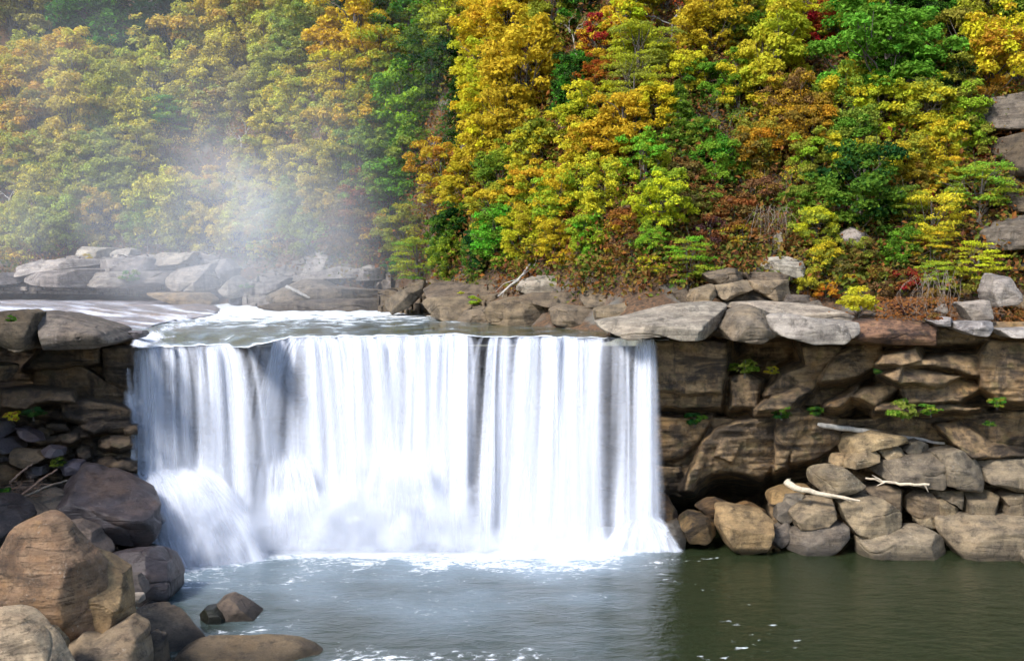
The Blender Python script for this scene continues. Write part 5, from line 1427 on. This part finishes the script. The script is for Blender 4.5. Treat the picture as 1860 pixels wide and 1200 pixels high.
 (1690, 400, 56, 'f', 'yg', 'yel', 'feathery yellow-green tree in tiers beside the grey cliff bands'), (1780, 340, 54, 'f', 'yg', 'lime', 'upper feathery yellow-green tree against the grey cliff bands'), (1640, 385, 40, 'f', 'yg', 'olv'), (1672, 355, 20, 's', 'red', 'rust', 'small red bush between the feathery trees'), (1782, 278, 17, 's', 'red', 'red', 'little red bush on the grey cliff bands'), (1632, 452, 32, 'b', 'grn', 'lime'), (1690, 455, 34, 'f', 'yel', 'yg'), (1775, 480, 40, 'f', 'yg', 'yel', 'lowest feathery yellow-green tree by the leaning grey boulder'), (1500, 475, 34, 'b', 'olv', 'gold'), (1560, 465, 32, 'b', 'olv', 'brn'), (1660, 442, 16, 's', 'rust', 'red'),
 (1500, 532, 22, 's', 'org', 'red', 'vivid orange bush on the cliff top'), (1562, 550, 34, 's', 'yel', 'gold', 'bright yellow shrub on the cliff top'), (1640, 508, 30, 's', 'red', 'rust', 'crimson shrub on the cliff top'), (1700, 500, 32, 'f', 'yg', 'olv'), (1470, 515, 26, 's', 'olv', 'org'), (1600, 530, 26, 's', 'brn', 'rust'), (1690, 545, 26, 's', 'brn', 'rust'), (1745, 520, 28, 's', 'olv', 'brn'), (1640, 555, 24, 's', 'brn', 'pur'), (1530, 490, 26, 's', 'olv', 'brn'), (1540, 510, 20, 's', 'gold', 'olv'), (1840, 572, 22, 's', 'rust', 'brn'), (1590, 500, 26, 's', 'rust', 'olv'), (1655, 330, 36, 'b', 'olv', 'rust'), (1720, 330, 36, 'b', 'gold', 'olv'),
 # --- small plants near the water
 (862, 545, 14, 't', 'lime', 'yg', 'lone yellow-green bush growing on the river shelf', 107), (447, 520, 10, 't', 'grn', 'dk', 'tiny green bush at the end of the bedded ledge', 141), (838, 532, 5, 't', 'yg', 'yel', 'tiny yellow seedling left of the lone bush', 109),
 (1352, 668, 24, 't', 'grn', 'olv', 'green ferny plant in the hollow under the top slab', 85.8), (1402, 672, 12, 't', 'gold', 'olv', 'small orange-tinged plant on the cliff beside the ferny plant', 84.9), (1262, 760, 20, 't', 'grn', 'dk', 'bright green moss clump under the undercut beside the falls', 86.2), (1420, 747, 20, 't', 'grn', 'dk', 'low green plants on the undercut ledge above the pale lower face', 83.4), (1482, 746, 14, 't', 'grn', 'dk', 'small green tuft on the undercut ledge, second from the falls', 83.0), (1640, 742, 26, 't', 'grn', 'olv', 'widest green tuft on the undercut ledge', 81.6), (1690, 744, 18, 't', 'olv', 'grn', 'yellow-green tuft beside the widest tuft on the undercut ledge', 81.6), (1594, 675, 8, 't', 'grn', 'dk', 'tiny green plant at the tip of the pointed overhang', 80.6), (1798, 770, 10, 't', 'grn', 'dk', 'small green plant on the shaded lower cliff by the picture edge', 81.6), (1812, 731, 16, 't', 'olv', 'grn', 'olive plant strip on the ledge by the picture edge', 80.6),
 (6, 896, 14, 't', 'grn', 'dk', 'fresh green plant at the picture edge beside the twig pile', 71.5), (60, 750, 18, 't', 'dk', 'dk', 'dark green fern patch on the shaded left cliff', 77.2), (22, 756, 14, 't', 'rust', 'gold', 'rusty fern patch on the shaded left cliff', 77.0), (105, 838, 14, 't', 'dk', 'olv', 'dark mossy plant above the great dark boulder', 76.8), (20, 578, 10, 't', 'dk', 'grn', 'small dark plant on the fluted block', 74.2),
 (40, 470, 26, 't', 'org', 'gold', 'orange grasses left of the bedded ledge'), (160, 466, 9, 't', 'org', 'gold', 'orange tuft in front of the larger whitish boulder', 154), (235, 500, 16, 't', 'olv', 'grn', 'green growth on the face of the bedded ledge', 143.5), (1690, 578, 18, 't', 'rust', 'brn', 'dead brown brush at the cliff edge below the vines', 81.6),
]
LANDMARKS = [
 (170, 455, 'the whitish boulder pair'), (215, 45, 'the dark hemlock row'), (308, 205, 'the slanting bright green tree'), (435, 240, 'the bare whitish tree'), (458, 165, 'the whitish olive tree'), (540, 295, 'the pale cream-leaved tree'), (14, 345, 'the white-trunked tree'),
 (640, 65, 'the big golden edge tree'), (832, 205, 'the dark lone hemlock'), (955, 130, 'the largest orange-gold tree'), (1095, 75, 'the scarlet tree'), (725, 205, 'the wide yellow-flecked green tree'), (1232, 225, 'the soft green hemlock'), (815, 376, 'the small scarlet bush'), (1035, 310, 'the bare brown twigs'),
 (1205, 365, 'the lime and yellow tree'), (760, 470, 'the drooping riverside tree'), (998, 515, 'the lichen-crusted block'), (1250, 475, 'the feathery outcrop bush'), (1490, 52, 'the crimson tree'), (1605, 85, 'the largest green maple'), (1805, 95, 'the big orange edge tree'), (1405, 110, 'the broad golden tree'), (1300, 300, 'the lone lime tree'),
 (1420, 350, 'the slim yellow sapling'), (1560, 345, 'the deep green leaning maple'), (1690, 400, 'the feathery tiered tree'), (1782, 278, 'the little red cliff bush'), (1562, 550, 'the bright yellow shrub'), (1640, 508, 'the crimson shrub'), (1222, 25, 'the bare purplish thicket'), (120, 490, 'the bedded ledge'), (590, 500, 'the misty stepped ledges'),
]
NOUN = {'b': 'tree', 'c': 'hemlock', 'f': 'feathery tree', 'n': 'thin tree', 's': 'shrub', 't': 'plant'}
used_labels = set()

def auto_label(px, py, r, kind, c1, c2):
    a, b = PAL[c1][1], PAL[c2][1]
    colour = a if a == b else '%s and %s' % (a, b)
    size = 'small ' if r < 37 else ('large ' if r > 55 else '')
    cand = sorted(LANDMARKS, key=lambda q: math.hypot(q[0] - px, q[1] - py))
    for lm in [q for q in cand if math.hypot(q[0] - px, q[1] - py) > 12][:4]:
        dx, dy = px - lm[0], py - lm[1]
        if abs(dx) > 2.2 * abs(dy):
            rel = 'right of' if dx > 0 else 'left of'
        elif abs(dy) > 2.2 * abs(dx):
            rel = 'below' if dy > 0 else 'above'
        else:
            rel = ('below and ' if dy > 0 else 'above and ') + ('right of' if dx > 0 else 'left of')
        dd = math.hypot(dx, dy)
        for near in (('just ' if dd < 75 else ''), ('close ' if dd < 75 else 'farther '), ('well ')):
            lb = '%s%s %s %s%s %s' % (size, colour, NOUN[kind], near, rel, lm[2])
            if lb not in used_labels:
                used_labels.add(lb)
                return lb
    return lb

def find_depth(px, py, r, hfac):
    Ys = np.arange(84, 330, 0.5)
    w = P(px, py, Ys)
    gap = w[:, 2] - terrain_z(w[:, 0], w[:, 1]) - hfac * r / F * Ys
    idx = np.where(gap <= 0)[0]
    return float(Ys[idx[0]]) if len(idx) else 120.0

def plant(kind, px, py, r, c1, c2, label, Y=None, group=None, seed=0):
    rs = random.Random(seed * 31 + int(px) * 7 + int(py))
    me_t, me_c = TREES[kind][rs.randrange(len(TREES[kind]))]
    hc = {'b': 1.25, 'f': 1.25, 's': 0.9, 't': 0.4, 'c': 1.2, 'n': 1.2}[kind]
    if Y is None:
        Y = find_depth(px, py, r, hc * 0.92)
    c = P(px, py, Y)
    s = r / F * Y * {'c': 1.35, 'n': 1.05, 'b': 1.2, 'f': 1.15}.get(kind, 1.1)
    zc = {'b': 1.45, 'f': 1.45, 's': 1.45, 't': 0.35, 'c': 1.3, 'n': 1.3}[kind]
    sz = s * rs.uniform(0.92, 1.12)
    root = empty({'b': 'broadleaf_tree', 'f': 'feathery_tree', 's': 'shrub', 't': 'plant', 'c': 'hemlock_tree', 'n': 'thin_tree'}[kind], (c[0], c[1], c[2] - zc * sz))
    root.scale = (s, s, sz)
    root.rotation_euler = (0, 0, rs.uniform(0, 6.28))
    set_props(root, label, {'s': 'shrub', 't': 'plant'}.get(kind, 'tree'), group)
    t = bpy.data.objects.new('trunk', me_t)
    k = bpy.data.objects.new('crown', me_c)
    for o in (t, k):
        o.parent = root
        COL.objects.link(o)
    j = lambda col: [x * rs.uniform(0.88, 1.14) for x in col]
    k['c1'] = j(PAL[c1][0])
    k['c2'] = j(PAL[c2][0])
    if px < 610 and kind in 'bn':       # far slope's leaf colours are mixed towards a pale yellow
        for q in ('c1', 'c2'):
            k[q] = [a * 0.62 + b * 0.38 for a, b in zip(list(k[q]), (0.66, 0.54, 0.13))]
    return Y

for row in TL:
    if len(row) > 6:
        used_labels.add(row[6])
for i, row in enumerate(TL):
    px, py, r, kind, c1, c2 = row[:6]
    lb = row[6] if len(row) > 6 else auto_label(px, py, r, kind, c1, c2)
    grp = ('autumn trees on the hazy far slope' if px < 600 else 'autumn trees on the clear slope') if kind not in 'st' else 'shrubs of the slope and ledges'
    plant(kind, px, py, r, c1, c2, lb, row[7] if len(row) > 7 else None, grp, i)

# undergrowth and fallen leaves on the slopes
def build_undergrowth():
    rs = np.random.RandomState(3)
    px = rs.uniform(-60, 1920, 5200)
    py = rs.uniform(-40, 580, 5200)
    C = []
    Ys = np.arange(86, 300, 1.0)
    W = P(px[:, None], py[:, None], Ys[None, :])
    gap = W[..., 2] - terrain_z(W[..., 0], W[..., 1])
    first = np.argmax(gap <= 0, axis=1)
    ok = gap.min(1) <= 0
    pts = W[np.arange(len(px)), first][ok]
    pts = pts[pts[:, 2] > 18.5]
    n = 34
    m = len(pts)
    c = np.repeat(pts, n, 0) + rs.normal(size=(m * n, 3)) * np.array([1.2, 0.9, 0.8]) + np.array([0, 0, 0.9])
    cl = np.repeat(np.clip(rs.beta(1.6, 1.6, m), 0, 1), n)
    rnd = np.clip(cl + rs.normal(size=m * n) * 0.14, 0, 1)
    me = leaf_mesh('undergrowth', c, rs.normal(size=(m * n, 3)) + np.array([0, -0.3, 0.9]), rs.uniform(0.12, 0.34, m * n), rnd, cl)
    me.materials.clear()
    set_props(link_obj('undergrowth', me, M['litter']), 'brown and green undergrowth between the trees on the slope', 'undergrowth', None, 'stuff')
    # fallen leaves on the ledges
    P0 = []
    for (a, b, cpy, d, Y0, Y1, num) in ((790, 960, 500, 512, 112, 118, 500), (620, 720, 512, 528, 128, 134, 350), (930, 1000, 512, 540, 103, 110, 160), (1490, 1540, 566, 582, 84, 88, 160), (1590, 1740, 540, 584, 82, 88, 900), (1800, 1880, 556, 596, 82, 86, 350)):
        q = P(rs.uniform(a, b, num), rs.uniform(cpy, d, num), rs.uniform(Y0, Y1, num))
        tz = terrain_z(q[:, 0], q[:, 1])
        q[:, 2] = np.maximum(q[:, 2] if a > 1400 else tz + 0.15, tz + 0.05)
        P0.append(q)
    q = np.concatenate(P0)
    me = leaf_mesh('fallen_leaves', q, rs.normal(size=q.shape) * 0.4 + np.array([0, -0.4, 1]), rs.uniform(0.08, 0.2, len(q)), rs.uniform(0.6, 1, len(q)), rs.uniform(0, 1, len(q)))
    me.materials.clear()
    set_props(link_obj('fallen_leaves', me, M['litter']), 'rust coloured fallen leaves scattered on the ledges', 'leaves', None, 'stuff')
build_undergrowth()

# ------------------------------------------------------------------ driftwood, twigs, fence
def log(name, label, pts, radii, mat, cat='log', extra=(), group=None):
    w = np.array([P(a, b, Y) for a, b, Y in pts])
    t = np.linspace(0, 1, len(w))
    tt = np.linspace(0, 1, 14)
    path = np.stack([np.interp(tt, t, w[:, k]) for k in range(3)], 1)
    rs = np.random.RandomState(int(pts[0][0]))
    path[1:-1] += rs.normal(size=(12, 3)) * 0.03
    parts = [tube(path, np.interp(tt, np.linspace(0, 1, len(radii)), radii), 7)]
    for e in extra:
        ew = np.array([P(a, b, Y) for a, b, Y in e])
        parts.append(tube(ew, np.linspace(radii[-1] * 0.9, 0.015, len(ew)), 5))
    v, f = join(parts)
    base = path.min(0)
    me = mesh_data(name, v - base, f)
    return set_props(link_obj(name, me, M[mat], None, base), label, cat, group)
log('driftwood_log', 'bleached driftwood log lying across the tan block', [(1428, 874, 81.6), (1445, 886, 81.0), (1490, 897, 80.7), (1530, 903, 80.4), (1562, 909, 80.2)], [0.30, 0.22, 0.15, 0.07], 'driftwood', extra=[[(1434, 880, 81.3), (1424, 878, 81.3)], [(1432, 878, 81.3), (1436, 868, 81.3)], [(1500, 897, 80.6), (1522, 902, 80.1), (1545, 910, 80.0)]])
log('driftwood_branch', 'thin white forked branch on the brownish mound', [(1572, 868, 82.2), (1612, 874, 81.8), (1650, 880, 81.4), (1688, 880, 81.2)], [0.07, 0.10, 0.12, 0.10], 'driftwood', extra=[[(1680, 880, 81.2), (1686, 893, 81.2)], [(1610, 874, 81.8), (1592, 882, 81.6)], [(1600, 872, 81.9), (1584, 862, 81.8)]])
log('driftwood_log', 'long brown log behind the topmost cream slab', [(1484, 770, 84.6), (1530, 777, 84.4), (1580, 784, 84.8), (1650, 796, 85.4), (1716, 805, 84.6)], [0.2, 0.22, 0.2, 0.15, 0.1], 'bark_pale')
log('driftwood_branch', 'small pale branch at the waterline beside the picture edge', [(1793, 1010, 79.2), (1815, 1024, 78.6), (1850, 1032, 78.2)], [0.14, 0.1, 0.04], 'driftwood', extra=[[(1800, 1014, 79.0), (1812, 1012, 78.8)]])
log('driftwood_log', 'pale pole lying on the misty pale slab', [(520, 520, 128.6), (545, 532, 128.2), (562, 541, 128)], [0.22, 0.2, 0.14], 'bark_pale')
log('fallen_branch', 'silvery dead branch draped beside the lichen-crusted block', [(968, 470, 108), (950, 500, 104), (925, 520, 103.4), (904, 538, 103)], [0.16, 0.14, 0.1, 0.05], 'bark_pale', extra=[[(945, 505, 104), (915, 515, 103.5), (900, 530, 103)], [(950, 500, 104), (968, 485, 106), (985, 455, 108)], [(930, 515, 103.4), (915, 530, 103), (912, 540, 103)]])
log('fallen_branch', 'dark dead limb leaning over the leaf-strewn bank', [(895, 512, 110), (920, 497, 110.5), (948, 478, 111)], [0.08, 0.1, 0.12], 'deadwood')
rt = random.Random(12)
for i, (lb, a, b) in enumerate((('long pale twig at the front of the twig pile on the left bank', (40, 903), (122, 872)), ('thick dark branch through the twig pile on the left bank', (40, 898), (104, 852)), ('upright brown stick leaning on the twig pile', (18, 876), (60, 840)))):
    log('stick', lb, [(a[0], a[1], 72.6), ((a[0] + b[0]) / 2, (a[1] + b[1]) / 2 - 2, 73.4), (b[0], b[1], 74.4)], [0.09, 0.08, 0.05], 'deadwood' if i else 'bark', cat='stick')
def twig_pile():
    rs = np.random.RandomState(5)
    parts = []
    for i in range(70):
        a = P(rs.uniform(14, 76), rs.uniform(872, 904), rs.uniform(72.8, 74.5))
        d = rs.normal(size=3) * np.array([0.9, 0.5, 0.35])
        parts.append(limb(a, a + d, 0.03, 0.012, rs, 5, 0.15))
    v, f = join(parts)
    c = v.min(0)
    set_props(link_obj('twig_pile', mesh_data('twig_pile', v - c, f), M['deadwood'], None, c), 'tangle of reddish brown twigs washed onto the left bank', 'twigs', None, 'stuff')
twig_pile()
M['vine'] = simple_mat('vine', (0.22, 0.17, 0.13), 0.9, 0.3, 4.0)
def vines():
    rs = np.random.RandomState(9)
    for lb, x0, x1, y0, y1, Y, n in (('pale leafless vines hanging over the cliff top', 1660, 1740, 500, 580, 82.4, 34), ('grey leafless brush fanning above the stacked outcrop', 1370, 1430, 380, 460, 96.5, 46)):
        parts = []
        for i in range(n):
            x = rs.uniform(x0, x1)
            a = P(x, y0 + rs.uniform(-10, 12), Y + rs.uniform(0, 1.5))
            b = P(x + rs.uniform(-26, 14), y1 + rs.uniform(-25, 8), Y + rs.uniform(-0.6, 0.6))
            parts.append(limb(a, b, 0.016, 0.008, rs, 7, 0.22))
        v, f = join(parts)
        c = v.min(0)
        set_props(link_obj('vines', mesh_data('vines', v - c, f), M['vine'], None, c), lb, 'vines', None, 'stuff')
vines()
fence = empty('fence', P(255, 452, 163))
set_props(fence, 'rough post and rail fence at the foot of the hazy slope', 'fence')
for px in (222, 236, 250, 268, 285):
    a, b = P(px, 455, 162.5), P(px + 1, 429, 162.5)
    v, f = tube(np.array([a, (a + b) / 2, b]) - np.array(fence.location), [0.07, 0.065, 0.06], 6)
    link_obj('post', mesh_data('post', v, f), M['bark'], fence)
for py in (437, 445):
    a, b = P(216, py, 162.4), P(292, py - 1, 162.4)
    v, f = tube(np.array([a, (a + b) / 2, b]) - np.array(fence.location), [0.045, 0.045, 0.045], 6)
    link_obj('rail', mesh_data('rail', v, f), M['bark'], fence)

# ------------------------------------------------------------------ mist and spray
def mist_mat():
    t = NT('river_mist')
    pv = t.n('VolumePrincipled')
    pv.inputs['Color'].default_value = (0.94, 0.955, 1.0, 1)
    pv.inputs['Density'].default_value = 1.0
    pv.inputs['Anisotropy'].default_value = -0.45
    t.l(pv.outputs[0], t.out.inputs['Volume'])
    return t.m
M['mist'] = mist_mat()

def build_mist(name, lo, hi, res, blobs, nscale, nlo, nhi, label):
    """a cloud of droplets: density falls off from a few centres and is broken up by noise"""
    g = bpy.data.node_groups.new(name, 'GeometryNodeTree')
    g.interface.new_socket('Geometry', in_out='OUTPUT', socket_type='NodeSocketGeometry')
    nd = lambda k, **kw: (lambda n: [setattr(n, a, b) for a, b in kw.items()] and n or n)(g.nodes.new(k))
    L = g.links.new
    pos = nd('GeometryNodeInputPosition').outputs[0]
    def mth(op, a, b):
        m = nd('ShaderNodeMath', operation=op)
        for s, v in zip(m.inputs, (a, b)):
            if isinstance(v, (int, float)): s.default_value = v
            else: L(v, s)
        return m.outputs[0]
    total = None
    for c, s, amp in blobs:
        sub = nd('ShaderNodeVectorMath', operation='SUBTRACT')
        L(pos, sub.inputs[0]); sub.inputs[1].default_value = c
        dv = nd('ShaderNodeVectorMath', operation='DIVIDE')
        L(sub.outputs[0], dv.inputs[0]); dv.inputs[1].default_value = s
        dt = nd('ShaderNodeVectorMath', operation='DOT_PRODUCT')
        L(dv.outputs[0], dt.inputs[0]); L(dv.outputs[0], dt.inputs[1])
        e = mth('MULTIPLY', mth('POWER', 2.71828, mth('MULTIPLY', dt.outputs['Value'], -1.0)), amp)
        total = e if total is None else mth('ADD', total, e)
    nz = nd('ShaderNodeTexNoise')
    mp = nd('ShaderNodeVectorMath', operation='MULTIPLY')
    L(pos, mp.inputs[0]); mp.inputs[1].default_value = nscale
    L(mp.outputs[0], nz.inputs['Vector'])
    nz.inputs['Scale'].default_value = 1.0
    nz.inputs['Detail'].default_value = 4.0
    nz.inputs['Distortion'].default_value = 0.8
    mr = nd('ShaderNodeMapRange')
    L(nz.outputs[0], mr.inputs[0])
    mr.inputs[1].default_value, mr.inputs[2].default_value, mr.inputs[3].default_value, mr.inputs[4].default_value = 0.36, 0.66, nlo, nhi
    dens = mth('MULTIPLY', total, mr.outputs[0])
    vc = nd('GeometryNodeVolumeCube')
    L(dens, vc.inputs['Density'])
    vc.inputs['Min'].default_value, vc.inputs['Max'].default_value = lo, hi
    for k, r in zip(('Resolution X', 'Resolution Y', 'Resolution Z'), res):
        vc.inputs[k].default_value = r
    sm = nd('GeometryNodeSetMaterial')
    L(vc.outputs[0], sm.inputs['Geometry']); sm.inputs['Material'].default_value = M['mist']
    out = nd('NodeGroupOutput')
    L(sm.outputs[0], out.inputs[0])
    me = bpy.data.meshes.new(name)
    o = link_obj(name, me, M['mist'])
    md = o.modifiers.new('mist', 'NODES')
    md.node_group = g
    return set_props(o, label, 'mist', None, 'stuff')
def blob(px, py, Y, rx, rz, ry, amp):
    return (tuple(float(q) for q in P(px, py, Y)), (rx / F * Y, ry, rz / F * Y), amp)
build_mist('mist', (-82, 90, 16.4), (-8, 150, 62), (46, 20, 30), [
    blob(230, 290, 132, 400, 300, 14, 0.009), blob(440, 390, 124, 170, 130, 10, 0.030), blob(560, 430, 117, 90, 85, 7, 0.018), blob(420, 500, 112, 200, 45, 8, 0.020), blob(500, 300, 124, 90, 120, 8, 0.008), blob(90, 420, 130, 200, 90, 12, 0.006)],
    (0.10, 0.08, 0.07), 0.15, 1.7, 'bluish white mist rising over the rapids in front of the hazy slope')
